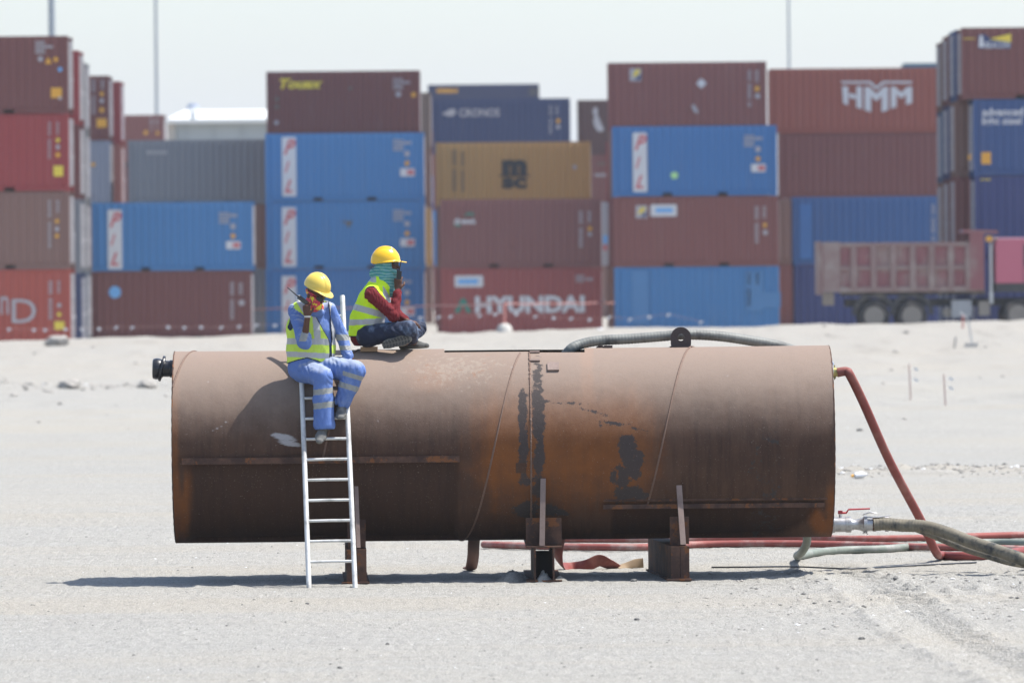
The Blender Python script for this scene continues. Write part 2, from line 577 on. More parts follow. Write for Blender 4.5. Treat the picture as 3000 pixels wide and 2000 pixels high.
def lettering(parent, s, x0, x1, z0, z1, mat, y=-CW / 2 - 0.004, bold=0.02, shear=0.0, vertical=False, name='lettering'):
    """flat print on the wall facing -y, fitted into the rectangle"""
    me = mesh_text(s, bold, shear)
    n = len(me.vertices)
    co = np.empty(n * 3); me.vertices.foreach_get('co', co); co = co.reshape(-1, 3)
    if vertical: co[:, [0, 1]] = np.stack([co[:, 1], -co[:, 0]], 1)
    lo, hi = co.min(0), co.max(0)
    X = x0 + (co[:, 0] - lo[0]) / (hi[0] - lo[0]) * (x1 - x0)
    Z = z0 + (co[:, 1] - lo[1]) / (hi[1] - lo[1]) * (z1 - z0)
    me.vertices.foreach_set('co', np.stack([X, np.full(n, y), Z], 1).ravel())
    me.materials.clear(); me.materials.append(mat)
    me.update()
    return obj(name, me, parent)


class Deco:
    """prints placed on a container side, given in overview-photo coordinates"""

    def __init__(s, c):
        s.c = c
        s.y = c.location.y - CW / 2

    def loc(s, x, y):
        p = at(x * OV, y * OV, s.y)
        return p.x - s.c.location.x, p.z - s.c.location.z

    def rect(s, x0, x1, y0, y1, mat, name='sticker', lift=0.004, r=0.0):
        a, zt = s.loc(x0, y0)
        b, zb = s.loc(x1, y1)
        Y = -CW / 2 - lift
        if r:
            pts = []
            for cx, cz, a0 in ((b - r, zt - r, 0), (a + r, zt - r, 90), (a + r, zb + r, 180), (b - r, zb + r, 270)):
                pts += [(cx + r * math.cos(math.radians(a0 + t)), cz + r * math.sin(math.radians(a0 + t))) for t in (0, 30, 60, 90)]
        else:
            pts = [(a, zb), (b, zb), (b, zt), (a, zt)][::-1]
            pts = pts[::-1]
        mb = MB().add([(x, Y, z) for x, z in pts], [tuple(range(len(pts)))])
        return mb.build(name, mat, s.c)

    def poly(s, pts, mat, name='logo', lift=0.006):
        P = [s.loc(x, y) for x, y in pts]
        return MB().add([(x, -CW / 2 - lift, z) for x, z in P], [tuple(range(len(P)))]).build(name, mat, s.c)

    def polys(s, plist, mat, name='logo', lift=0.006):
        mb = MB()
        for pts in plist:
            P = [s.loc(x, y) for x, y in pts]
            mb.add([(x, -CW / 2 - lift, z) for x, z in P], [tuple(range(len(P)))])
        return mb.build(name, mat, s.c)

    def disc(s, x, y, r, mat, name='sticker', lift=0.005, sq=1.0):
        cx, cz = s.loc(x, y)
        R = r * OV / (F_PX / s.y)
        P = [(cx + R * math.cos(t), -CW / 2 - lift, cz + R * sq * math.sin(t)) for t in [math.pi * 2 * k / 14 for k in range(14)]]
        return MB().add(P, [tuple(range(14))]).build(name, mat, s.c)

    def diamond(s, x, y, r, mat, name='hazard_mark'):
        return s.poly([(x - r, y), (x, y + r), (x + r, y), (x, y - r)], mat, name)

    def text(s, t, x0, x1, y0, y1, mat, **k):
        a, zt = s.loc(x0, y0)
        b, zb = s.loc(x1, y1)
        return lettering(s.c, t, a, b, zb, zt, mat, **k)

    def code(s, x, y0, y1, mat, wdt=5, n=11, name='code_marking'):
        """upright column of small unreadable code marks"""
        mb = MB()
        s.st = True
        for k in range(n):
            if k in (4, 11): continue
            yy = y0 + (y1 - y0) * k / n
            hh = (y1 - y0) / n * 0.72
            for xa, xb in ((x, x + wdt * 0.4), (x + wdt * 0.6, x + wdt)):
                a, zt = s.loc(xa, yy)
                b, zb = s.loc(xb, yy + hh)
                mb.add([(a, -CW / 2 - .004, zb), (b, -CW / 2 - .004, zb), (b, -CW / 2 - .004, zt), (a, -CW / 2 - .004, zt)], [(0, 1, 2, 3)])
        return tag(mb.build(name, mat, s.c), kind='stuff')

    def block(s, x0, x1, y0, y1, mat, rows=4, name='code_marking'):
        """block of small unreadable lines"""
        mb = MB()
        rnd = random.Random(int(x0 * 7 + y0))
        for k in range(rows):
            xa = x0
            ya = y0 + (y1 - y0) * k / rows
            while xa < x1:
                wd = rnd.uniform(2.0, 5.0)
                xb = min(x1, xa + wd)
                a, zt = s.loc(xa, ya)
                b, zb = s.loc(xb, ya + (y1 - y0) / rows * 0.62)
                mb.add([(a, -CW / 2 - .004, zb), (b, -CW / 2 - .004, zb), (b, -CW / 2 - .004, zt), (a, -CW / 2 - .004, zt)], [(0, 1, 2, 3)])
                xa = xb + 0.9
        return tag(mb.build(name, mat, s.c), kind='stuff')


def YS(s): return F_PX / s
def XS(px, s):        # world x of photo pixel column at scale s
    return (px - 1500) / s


MAROON = (0.165, 0.055, 0.050)
BROWN = (0.215, 0.075, 0.066)
RED = (0.300, 0.045, 0.045)
RUSTRED = (0.38, 0.075, 0.050)
DULL = (0.220, 0.120, 0.095)
BLUE = (0.050, 0.195, 0.420)
BLUE2 = (0.040, 0.165, 0.390)
NAVY = (0.035, 0.055, 0.130)
DEEP = (0.035, 0.050, 0.155)
TAN = (0.50, 0.285, 0.100)
GREY = (0.205, 0.220, 0.240)
PALE = (0.27, 0.26, 0.25)
LGREY = (0.24, 0.26, 0.31)
H8, H9, H86, HQ = 2.438, 2.743, 2.591, 2.896


def stack(x_left, s, specs, L=6.058, **kw):
    """specs: bottom to top (colour, label, H, extra) - returns the containers"""
    z, out = 0.0, []
    for sp in specs:
        col, lab, H = sp[:3]
        ex = sp[3] if len(sp) > 3 else {}
        a = dict(kw); a.update(ex)
        dx = a.pop('dx', 0.0)
        Lc = a.pop('L', L)
        out.append(container(x_left + dx, z, YS(s), col, lab, L=Lc, H=H, **a))
        z += H + 0.006
    return out


# --- left block
s = 87.6
st = stack(XS(208, s) - 6.058, s, [
    (RUSTRED, 'orange red container with large white letters at bottom left of the picture', 2.77),
    (DULL, 'dull sun bleached brown container second from the ground in left stack', H86),
    (RED, 'crimson red container third from ground in left stack', H86),
    (MAROON, 'dark brown container topmost in left stack with yellow warning marks', H86)], door_col=PALE)
D = Deco(st[0])
D.text('D', 27, 83, 687, 741, M['d_dim'], bold=0.0)
D.text('n', 1, 20, 680, 722, M['d_dim'], bold=0.0)
D.code(112, 645, 735, M['d_dim'], 8); D.code(132, 645, 675, M['d_dim'], 6, 4)
D.disc(136, 701, 5, M['d_dim']); D.diamond(136, 722, 6, M['d_yellow']); D.rect(125, 148, 738, 757, M['d_yellow'], 'height_mark')
D = Deco(st[1])
D.code(111, 460, 572, M['d_dim'], 6); D.code(130, 460, 490, M['d_dim'], 6, 4)
D.diamond(131, 508, 6, M['d_orange']); D.disc(131, 526, 5, M['d_dim']); D.diamond(131, 542, 6, M['d_orange'])
D = Deco(st[2])
D.code(111, 281, 367, M['d_dim'], 5); D.code(130, 281, 310, M['d_dim'], 5, 4)
D.diamond(133, 322, 6, M['d_yellow']); D.disc(133, 338, 5, M['d_dim']); D.diamond(133, 356, 7, M['d_orange']); D.rect(123, 145, 381, 405, M['d_yellow'], 'height_mark')
D = Deco(st[3])
D.block(81, 103, 95, 126, M['d_dim'], 5); D.block(103, 122, 105, 114, M['d_dim'], 1)
D.disc(93, 136, 6, M['d_dim']); D.poly([(103, 147), (111, 131), (119, 147)], M['d_orange'], 'hazard_mark'); D.diamond(128, 137, 7, M['d_orange'])
D.disc(138, 160, 5, M['d_sky']); D.rect(117, 142, 202, 225, M['d_orange'], 'height_mark'); D.disc(138, 226, 4, M['d_dim'])

s = 83.7
st = stack(XS(240, s) - 6.058, s, [
    (NAVY, 'dark navy container lowest of the narrow stack behind the left stack', H86, dict(door_col=(0.05, .06, .1))),
    (GREY, 'dark grey container second up behind the left stack', H86),
    (MAROON, 'brown container third up showing as a sliver behind the left stack', H86),
    (RED, 'deep red container topmost behind the left stack', H86)], door_col=PALE)
s = 78.6
st = stack(XS(258, s) - 6.058, s, [
    (GREY, 'grey container lowest of the third stack back on the left', H86, dict(door_col=(0.3, .3, .3))),
    (PALE, 'pale grey container second up in third stack back on left', H86),
    (PALE, 'pale grey container third up in third stack back on left', H86),
    (PALE, 'whitish container topmost of the third stack back on left', H86)], door_col=PALE)
s = 73.2
st = stack(XS(327, s) - 6.058, s, [
    (DEEP, 'blue container lowest under the pale blue grey one on left', H86),
    (DULL, 'dull brown container under the pale blue grey one on left', H86),
    (LGREY, 'pale blue grey container below the maroon one with white code lines', H86),
    (MAROON, 'maroon container with white code lines and yellow square, fifth from the left edge', H86)], door_col=PALE)
D = Deco(st[3])
D.code(212, 184, 264, M['d_dim'], 6); D.code(232, 184, 206, M['d_dim'], 6, 4)
D.diamond(234, 216, 6, M['d_orange']); D.disc(234, 232, 5, M['d_dim']); D.diamond(234, 253, 7, M['d_orange']); D.rect(222, 245, 273, 293, M['d_orange'], 'height_mark')
D = Deco(st[2]); D.diamond(214, 378, 6, M['d_orange'])
s = 70.8
st = stack(XS(361, s) - 6.058, s, [
    (DULL, 'brown container lowest of the thin stack left of the slate grey container', H86),
    (RUSTRED, 'rusty red container second up left of the slate grey container', H86),
    ((0.34, 0.13, 0.10), 'salmon pink container seen as a thin strip left of the slate grey container', H86, dict(door_col=(0.5, 0.26, 0.21))),
    (RED, 'red container seen as a thin strip right of the maroon one with yellow square', H86)], door_col=(0.42, 0.30, 0.33))
s = 56.8
st = stack(XS(486, s) - 6.058, s, [(DULL, 'hidden brown container low in the far stack beside the warehouse', H86),
    (BLUE, 'hidden blue container second up in the far stack beside the warehouse', H86),
    (MAROON, 'brown container third up in the far stack beside the warehouse', H86),
    (BROWN, 'brown container topmost in the far stack left of the white warehouse roof', H86)], door_col=PALE)
D = Deco(st[3]); D.disc(335, 305, 5, M['d_orange']); D.code(345, 272, 300, M['d_dim'], 6, 6); D.code(358, 272, 298, M['d_dim'], 5, 6); D.disc(362, 306, 4, M['d_orange'])


def deco_pil(c, x, y, dirty=False):
    """x,y: overview pixel of the container's left top corner"""
    D = Deco(c)
    D.rect(x + 34, x + 68, y + 10, y + 146, M['d_white'], 'logo_plate', 0.004, 0.05)
    # slanted red letters stacked down the plate
    D.text('P', x + 38, x + 67, y + 16, y + 50, M['d_red'], y=-CW / 2 - .008, bold=0.03, shear=0.4)
    D.text('I', x + 40, x + 53, y + 66, y + 92, M['d_red'], y=-CW / 2 - .008, bold=0.04, shear=0.5)
    D.text('L', x + 40, x + 60, y + 108, y + 138, M['d_red'], y=-CW / 2 - .008, bold=0.03, shear=0.4)
    D.block(x + 290, x + 314, y + 16, y + 44, M['d_dim'], 4)
    D.block(x + 315, x + 332, y + 20, y + 30, M['d_dim'], 1)
    D.disc(x + 322, y + 48, 6.5, M['d_dim'])
    D.diamond(x + 322, y + 70, 7, M['d_orange'])
    D.rect(x + 306, x + 340, y + 82, y + 100, M['d_white'], 'sticker', 0.004, 0.05)
    D.rect(x + 322, x + 338, y + 86, y + 96, M['d_red'], 'sticker_print', 0.007)
    return D


# --- blue and brown pair, centre left
s = 77.8
st = stack(XS(272, s), s, [
    (MAROON, 'brown container on the ground with a round pale blue sticker', H86, dict(dx=-0.08)),
    (BLUE, 'blue container with white logo plate standing left of the others, on a brown one', H86)], door_col=GREY)
D = Deco(st[0])
D.disc(264, 671, 14, M['d_sky']); D.code(529, 648, 735, M['d_dim'], 8); D.code(549, 650, 678, M['d_dim'], 8, 4); D.disc(555, 695, 7, M['d_dim'])
deco_pil(st[1], 213, 472)
# slate grey behind
s = 73.2
st = stack(XS(380, s), s, [
    (GREY, 'hidden grey container low behind the brown one with the round sticker', H86),
    (DULL, 'hidden brown container behind the leftmost blue logo container', H86),
    (GREY, 'slate grey container beside the upper blue logo container', H86)])
D = Deco(st[2]); D.text('GLOBAL', 331, 384, 346, 361, M['d_dim'], bold=0.0, shear=0.3) if False else D.block(336, 384, 346, 360, M['d_dim'], 1)
st = stack(XS(754, s), 72.2, [
    (DULL, 'brown container on the ground in the dark gap left of the three blue ones', H86),
    (RUSTRED, 'rust brown container strip in the gap left of the middle blue one', H86)])

# --- three blue logo containers with a maroon one on top
s = 76.8
st = stack(XS(782, s), s, [
    (BLUE2, 'blue logo container on the ground behind the seated men', H86, dict(dx=-0.03)),
    (BLUE, 'middle blue logo container of three, with a grey stain, behind the higher helmet', H86),
    (BLUE, 'upper blue logo container directly under the maroon one with yellow lettering', H86)], door_col=TAN)
deco_pil(st[0], 613, 624); D = deco_pil(st[1], 613, 466); deco_pil(st[2], 613, 305)
D.polys([[(783, 508), (812, 508), (806, 514), (800, 525), (796, 514)]], M['d_rust'], 'rust_stain', 0.004)
s = 74.2
st = stack(XS(787, s), s, [
    (BROWN, 'hidden brown container behind the lowest blue logo container', H86),
    (DULL, 'hidden dull container behind the middle blue logo container', H86),
    (BROWN, 'hidden brown container behind the upper blue logo container', H86),
    (MAROON, 'maroon container with slanted yellow lettering on top of the blue ones', H86)], door_col=DULL)
D = Deco(st[3])
D.text('Touax', 642, 742, 181, 204, M['d_yellow'], bold=0.045, shear=0.3)
D.block(903, 926, 180, 208, M['d_dim'], 5); D.block(927, 942, 187, 196, M['d_dim'], 1)
D.disc(915, 217, 6.5, M['d_dim']); D.disc(950, 218, 6, M['d_orange']); D.disc(805, 203, 4, M['d_rust'])
D.disc(636, 228, 5, M['d_rust']); D.disc(636, 246, 5, M['d_rust']); D.disc(635, 282, 5, M['d_dim'])
# tan strip behind
s = 65.0
st = stack(XS(1268, s) - 6.058, s, [
    (DULL, 'dark brown container lowest in the narrow gap right of the blue ones', H86),
    (TAN, 'tan container second up in the narrow gap right of the blue ones', H86),
    (DULL, 'brown container third up in the narrow gap right of the blue ones', H86),
    ((0.2, 0.14, 0.11), 'tan brown container topmost in the gap right of the yellow lettered one', H86)], door_col=TAN)

# --- centre column
s = 77.9
st = stack(XS(1293, s), s, [
    ((0.30, 0.075, 0.068), 'red container on the ground with large white capital letters', H86),
    ((0.215, 0.088, 0.080), 'brown container with small green and white logo above the white lettered one', H86)])
D = Deco(st[0])
D.text('HYUNDAI', 1091, 1343, 680, 718, M['d_white'], bold=0.045)
D.polys([[(1043, 718), (1060, 685), (1068, 685), (1084, 718), (1072, 718), (1064, 700), (1055, 718)]], M['d_green'])
D.rect(1044, 1110, 633, 659, M['d_white'], 'sticker', 0.004, 0.06); D.rect(1052, 1098, 641, 652, M['d_sky'], 'sticker_print', 0.007)
D.block(1322, 1342, 632, 650, M['d_dim'], 3); D.block(1346, 1362, 638, 648, M['d_dim'], 1)
D = Deco(st[1])
D.text('drews', 1043, 1092, 500, 515, M['d_white'], bold=0.03)
D.polys([[(1064, 497), (1074, 488), (1086, 488), (1090, 498), (1080, 493)], [(1042, 516), (1060, 516), (1055, 521), (1044, 519)]], M['d_green'])
D.code(1330, 485, 570, M['d_dim'], 8); D.code(1350, 485, 512, M['d_dim'], 7, 4); D.disc(1355, 525, 5, M['d_orange']); D.disc(1355, 538, 5, M['d_dim'])
s = 75.0
st = stack(XS(1281, s), s, [
    (BROWN, 'hidden brown container behind the white lettered red one', H86),
    (DULL, 'hidden dull container behind the brown one with the green logo', H8),
    (TAN, 'tan container with black two line logo', H8)])
D = Deco(st[2])
D.text('m', 1153, 1210, 367, 402, M['d_black'], bold=0.07)
D.text('sc', 1153, 1210, 408, 433, M['d_black'], bold=0.05)
D.rect(1146, 1217, 402.5, 405, M['d_black'], 'logo')
D.code(1040, 345, 450, M['d_rust'], 7, 12); D.code(1060, 350, 450, M['d_rust'], 6, 12); D.disc(1320, 384, 5, M['d_dim'])
s = 66.5
st = stack(XS(1273, s), s, [
    (BROWN, 'hidden brown container lowest under the navy one with the bird mark', H86),
    (BLUE, 'hidden blue container under the navy one with the bird mark', H8),
    (BROWN, 'hidden brown container just under the navy one with the bird mark', H8),
    (NAVY, 'navy container with white bird mark and lettering above the tan one', H8)])
D = Deco(st[3])
D.text('CRONOS', 1054, 1148, 250, 268, M['d_dim'], bold=0.03)
D.polys([[(1014, 262), (1026, 256), (1034, 250), (1048, 252), (1044, 266), (1032, 268)]], M['d_dim'])
D.code(1262, 243, 315, (M['d_dim']), 5, 12); D.code(1277, 243, 265, M['d_dim'], 5, 4); D.disc(1282, 278, 5, M['d_orange']); D.disc(1282, 292, 5, M['d_dim'])
s = 53.8
st = stack(XS(1260, s), s, [
    (BROWN, 'hidden brown container lowest in the far five high stack', H8),
    (DULL, 'hidden dull container second in the far five high stack', H8),
    (BLUE, 'hidden blue container third in the far five high stack', H8),
    (BROWN, 'hidden brown container fourth in the far five high stack', H8),
    ((0.04, 0.05, 0.11), 'far navy container with a blurred orange mark, top of a five high stack', 2.50)])
D = Deco(st[4]); D.text('EVER', 1003, 1051, 204, 220, M['d_orange'], bold=0.08) if False else D.block(1003, 1052, 204, 220, M['d_orange'], 1)
D.block(1215, 1238, 203, 222, M['d_rust'], 3)
s = 61.3
st = stack(XS(1698, s), s, [
    (DULL, 'dull container lowest behind the gap at centre right', H86),
    (BROWN, 'brown container second up behind the gap at centre right', H86),
    (MAROON, 'dark maroon container with pale lettering seen right of the tan one', H86),
    ((0.085, 0.04, 0.04), 'dark maroon container with an upright pale script mark beside the white gap', H86)])
D = Deco(st[3])
D.polys([[(1362, 250), (1369, 246), (1374, 252), (1372, 262), (1376, 272), (1383, 288), (1388, 298), (1384, 302), (1374, 303), (1366, 292), (1362, 278), (1366, 268), (1362, 262)]], M['d_dim'], 'script_mark')
D = Deco(st[2]); D.block(1366, 1402, 399, 409, M['d_dim'], 1); D.block(1372, 1398, 374, 382, M['d_rust'], 1)
# slivers in the gap left of the right-centre column
s = 72.0
st = stack(XS(1783, s), s, [
    ((0.16, 0.07, 0.055), 'brown container sliver at ground level in the gap at centre right', H86),
    ((0.40, 0.40, 0.42), 'pale grey container sliver in the gap right of the brown one with green logo', H86, dict(dx=-0.26)),
    (RED, 'red container sliver at the left of the upper right-centre blue one', H8)])
D = Deco(st[1]); D.rect(1385, 1396, 540, 560, M['d_sky'], 'mark'); D.rect(1386, 1394, 562, 575, M['d_red'], 'mark')

# --- right-centre column
s = 79.4
st = stack(XS(1800, s), s, [
    (BLUE, 'blue container on the ground with paler blue repainted patches', H86, dict(dx=0.04)),
    (BROWN, 'brown container with yellow blue sticker beside a white plate', H86, dict(dx=0.03)),
    (BLUE2, 'blue logo container with small lime sticker in the right half', H86)])
D = Deco(st[0])
M['patch'] = simple('repainted pale blue', (0.07, 0.21, 0.42), 0.55, 0, 0.08, 2)
D.rect(1451, 1490, 620, 745, M['patch'], 'repaint_patch', 0.004)
D.rect(1712, 1754, 622, 714, M['patch'], 'repaint_patch', 0.004); D.rect(1748, 1793, 671, 706, M['patch'], 'repaint_patch', 0.005)
D.code(1717, 627, 705, M['d_dim'], 7); D.code(1736, 627, 655, M['d_dim'], 7, 4)
D = Deco(st[1])
D.rect(1460, 1487, 472, 501, M['d_dim'], 'sticker'); D.poly([(1464, 492), (1472, 476), (1485, 478), (1474, 490)], M['d_yellow'], 'sticker_print'); D.poly([(1470, 498), (1484, 486), (1485, 498)], M['d_navy'], 'sticker_print')
D.rect(1494, 1555, 470, 497, M['d_white'], 'sticker', 0.004, 0.06); D.rect(1506, 1545, 478, 488, M['d_sky'], 'sticker_print', 0.007)
D.code(1734, 474, 560, M['d_dim'], 8); D.code(1752, 474, 502, M['d_dim'], 7, 4); D.disc(1757, 517, 5, M['d_orange']); D.disc(1758, 534, 6, M['d_dim'])
D = deco_pil(st[2], 1419, 295)
D.disc(1549, 403, 9, M['d_lime'], sq=0.9)
s = 76.6
st = stack(XS(1788, s), s, [
    (DULL, 'hidden dull container behind the repainted blue one', H86), (BROWN, 'hidden brown container behind the one with the white plate', H86),
    (DULL, 'hidden brown container behind the blue one with the lime sticker', H86),
    (BROWN, 'brown container with two pale spots topmost in right-centre column', H86)])
D = Deco(st[3])
D.rect(1446, 1473, 158, 187, M['d_dim'], 'sticker'); D.poly([(1452, 176), (1460, 160), (1472, 162), (1462, 176)], M['d_yellow'], 'sticker_print'); D.poly([(1457, 184), (1471, 170), (1472, 184)], M['d_navy'], 'sticker_print')
D.diamond(1611, 192, 12, M['d_white'], 'sticker'); D.poly([(1588, 244), (1594, 239), (1604, 255), (1602, 262), (1593, 256)], M['d_dim'], 'sticker')
D.code(1718, 162, 247, M['d_dim'], 7, 14); D.code(1735, 162, 190, M['d_dim'], 7, 4); D.disc(1739, 204, 6, M['d_orange']); D.disc(1740, 221, 6, M['d_dim'])

# --- white roof lettered block
s = 73.5
st = stack(XS(2262, s), s, [
    (BROWN, 'hidden long brown container lowest behind the blue streaked one', H86), (DULL, 'hidden long container second behind the blue streaked one', H86),
    ((0.190, 0.066, 0.060), 'long plain brown container under the one with big white logo', H86, dict(dx=0.38)),
    ((0.290, 0.082, 0.058), 'long red brown container with big white angular logo', H86)], L=12.192)
D = Deco(st[3])
w_ = M['d_white']
D.polys([[(1931, 187), (2000, 187), (2013, 200), (2013, 207), (1997, 192), (1934, 192)],
         [(2096, 187), (2027, 187), (2013, 200), (2013, 207), (2030, 192), (2093, 192)],
         # H
         [(1934, 199), (1948, 199), (1948, 242), (1937, 238)], [(1950, 214), (1966, 218), (1966, 228), (1950, 225)], [(1967, 199), (1980, 199), (1980, 251), (1967, 247)],
         # big M
         [(1986, 200), (1997, 200), (2013, 216), (2013, 233), (2001, 221), (2001, 258), (1986, 253)],
         [(2040, 200), (2029, 200), (2013, 216), (2013, 233), (2025, 221), (2025, 258), (2040, 253)],
         # small M
         [(2046, 200), (2056, 200), (2070, 213), (2070, 227), (2059, 217), (2059, 246), (2046, 250)],
         [(2095, 200), (2084, 200), (2070, 213), (2070, 227), (2081, 217), (2081, 241), (2095, 237)]], w_, 'logo')
s = 76.8
st = stack(XS(2328, s), s, [
    (DEEP, 'deep blue container on the ground behind the dump truck', H86, dict(dx=0.03)),
    ((0.035, 0.105, 0.26), 'streaky blue container just above the dump truck bed', H86)])
D = Deco(st[1])
M['faded'] = simple('sun faded blue', (0.045, 0.15, 0.36), 0.6, 0, 0.12, 2)
D.rect(1836, 1866, 468, 595, M['faded'], 'faded_patch', 0.004)
D.code(2140, 470, 555, M['d_dim'], 7, 14); D.code(2157, 470, 520, M['d_dim'], 7, 6); D.disc(2162, 527, 6, M['d_dim']); D.diamond(2162, 562, 6, M['d_orange'])
s = 70.5
st = stack(XS(2287, s), s, [
    ((0.13, 0.045, 0.04), 'dark red container sliver on the ground between the two right columns', H86),
    ((0.10, 0.035, 0.035), 'dark maroon container sliver between the two right columns', H8)])
st = stack(XS(2655, 56), 56.0, [(BROWN, 'hidden container lowest of the far stack at right', H86), (DULL, 'hidden container second of the far stack at right', H86),
    (BLUE, 'hidden container third of the far stack at right', H86), (RUSTRED, 'reddish container edge peeping over the white logo one', H86, dict(dx=-0.25)), ((0.05, 0.13, 0.2), 'teal blue container roof edge peeping behind the right block', H8)])

# --- right block
s = 86.0
st = stack(XS(2824, s), s, [
    (DEEP, 'deep blue container at ground level of the right block behind the cab', HQ, dict(dx=0.42)),
    (DEEP, 'plain deep blue container second up in the right block', 2.75, dict(dx=0.42)),
    ((0.030, 0.075, 0.20), 'blue container with two lines of white lettering in right block', H86, dict(dx=0.38)),
    (MAROON, 'maroon container with yellow and white lighthouse logo, top of right block', H8)], doors=-1)
D = Deco(st[3])
D.poly([(2247, 112), (2247, 80), (2262, 80), (2280, 92), (2322, 92), (2322, 112)], M['d_navy'], 'logo_plate', 0.005)
D.poly([(2272, 90), (2322, 78), (2322, 98)], M['d_yellow'], 'logo', 0.008)
D.polys([[(2248, 109), (2250, 84), (2254, 80), (2257, 84), (2261, 109)]], M['d_white'], 'logo', 0.009)
D.text('BEACON', 2263, 2319, 97, 111, M['d_white'], y=-CW / 2 - .012, bold=0.01)
D.block(2213, 2240, 88, 92, M['d_yellow'], 1)
D = Deco(st[2])
D.text('advanced world', 2256, 2448, 246, 272, M['d_white'], bold=0.02) if False else D.text('advanced w', 2256, 2378, 248, 266, M['d_white'], bold=0.02)
D.text('light steel', 2256, 2346, 270, 291, M['d_white'], bold=0.02)
D.rect(2254, 2276, 350, 377, M['d_orange'], 'height_mark'); D.block(2224, 2231, 355, 375, M['d_orange'], 1)
D = Deco(st[1]); D.block(2252, 2276, 411, 416, M['d_yellow'], 1)
tops = [H8, H8, H8 - .1, 2.40]
cols = [((0.035, 0.07, 0.18), DULL, BROWN), (MAROON, (0.04, 0.05, 0.14), (0.15, 0.05, 0.05)), ((0.16, 0.085, 0.07), (0.06, 0.10, 0.18), DULL)]
edge = [2801, 2781, 2762]
nm = [('navy', 'brown', 'brown'), ('maroon', 'indigo', 'reddish'), ('pale brown', 'steel blue', 'dull brown')]
ordn = ['second', 'third', 'fourth']
for k in range(3):
    Y0 = YS(86.0) + 2.62 * (k + 1)
    ss = F_PX / Y0
    xl = XS(edge[k], ss)
    h = [(2.896, 2.75, H86), (2.896, 2.70, 2.55), (2.85, 2.65, 2.5)][k]
    stack(xl, ss, [
        (DEEP, 'dark container lowest in the %s row back of the right block' % ordn[k], h[0]),
        (cols[k][2], '%s container second up in the %s row back of the right block' % (nm[k][2], ordn[k]), h[1]),
        (cols[k][1], '%s container third up in the %s row back of the right block' % (nm[k][1], ordn[k]), h[2]),
        (cols[k][0], '%s container topmost in the %s row back of the right block' % (nm[k][0], ordn[k]), H8)], doors=-1)

# ------------------------------------------------------------------ warehouse
M['ware_wall'] = simple('pale grey cladding', (0.34, 0.37, 0.38), 0.6, 0, 0.06, 0.3)
M['ware_roof'] = simple('white metal roof', (0.78, 0.77, 0.72), 0.5, 0, 0.04, 0.3)
M['ware_trim'] = simple('beige trim', (0.42, 0.38, 0.33), 0.6, 0, 0.05, 1)
wr = empty('warehouse', (-10, 480, 0))
tag(wr, 'pale grey metal warehouse with white sloping roof far behind the containers', 'warehouse')
sw = F_PX / 450.0
xa, xb = (503 - 1500) / sw + 10, (1010 - 1500) / sw + 10
ze = 11.75
MB().bbox(xa, xb, -30, 30, 0, ze).build('wall', M['ware_wall'], wr)
rf = MB().add([(xa - .4, -30.5, ze + 0.01), (xb + .4, -30.5, ze + 0.01), (xb + .4, 0, ze + 1.3), (xa - .4, 0, ze + 1.3), (xa - .4, 30.5, ze + .01), (xb + .4, 30.5, ze + .01)],
              [(0, 1, 2, 3), (3, 2, 5, 4), (0, 3, 4), (1, 5, 2), (0, 4, 5, 1)]).build('roof', M['ware_roof'], wr)
MB().bbox(xa - .4, xb + .4, -30.75, -30.5, ze - 0.15, ze + 0.12).build('gutter', M['ware_roof'], wr)
MB().bbox(xa - 0.15, xa + 0.35, -30.3, -30.0, 0, ze).build('corner_trim', M['ware_trim'], wr)
k = 0
x_ = xa + 1.1
while x_ < xb:
    MB().bbox(x_ - .05, x_ + .05, -30.08, -30.0, 0, ze).build('cladding_rib', M['ware_wall'], wr)
    x_ += 1.8
vx = (572 - 1500) / (F_PX / 452) + 10
vt = MB().lathe((vx, -28.2, ze + 0.12), (0, 0, 1), [(0, .2), (.5, .2), (.52, .34), (.75, .42), (.98, .34), (1.08, .05)], 16).build('roof_vent', M['zinc'], wr, True)

# ------------------------------------------------------------------ light masts
for px, wpx, s_, lab in ((152, 22, 58.0, 'thick grey light mast rising behind the far left stack'),
                         (457, 10, 50.0, 'slim blue grey light mast rising left of the warehouse roof'),
                         (2311, 8, 50.0, 'slim light mast rising behind the long container with the white logo')):
    Y = F_PX / s_
    x = at(px, 100, Y).x
    mt = empty('light_mast', (x, Y, 0))
    tag(mt, lab, 'light mast', 'light masts behind the stacks')
    r = wpx / s_ / 2
    MB().cyl((0, 0, 0.3), (0, 0, 28), r * 1.15, r * 0.7, 16).build('pole', M['galv'], mt, True)
    MB().box((0, 0, 0.15), (r * 6, r * 6, 0.3)).build('footing', M['concrete'], mt)
    MB().box((0, 0, 28.1), (3.0, 0.15, 0.15)).build('crossarm', M['galv'], mt)
    for k in range(4):
        MB().box((-1.2 + 0.8 * k, -0.25, 27.9), (0.5, 0.18, 0.4)).build('floodlight', M['galv'], mt)


def gp(px, py, lift=0.0):
    """where the line of sight through a photo pixel meets the terrain"""
    d = ROT @ Vector((px - 1500.0, 1000.0 - py, -F_PX))
    Y = np.arange(45.0, 420.0, 0.1)
    t = Y / d.y
    X, Z = d.x * t, CAM_Z + d.z * t
    H_ = height(X, Y)
    k = int(np.argmax(Z <= H_))
    return Vector((X[k], Y[k], H_[k] + lift))


def ripped(me, fn):
    co = np.empty(len(me.vertices) * 3); me.vertices.foreach_get('co', co); co = co.reshape(-1, 3)
    me.vertices.foreach_set('co', fn(co).ravel()); me.update()


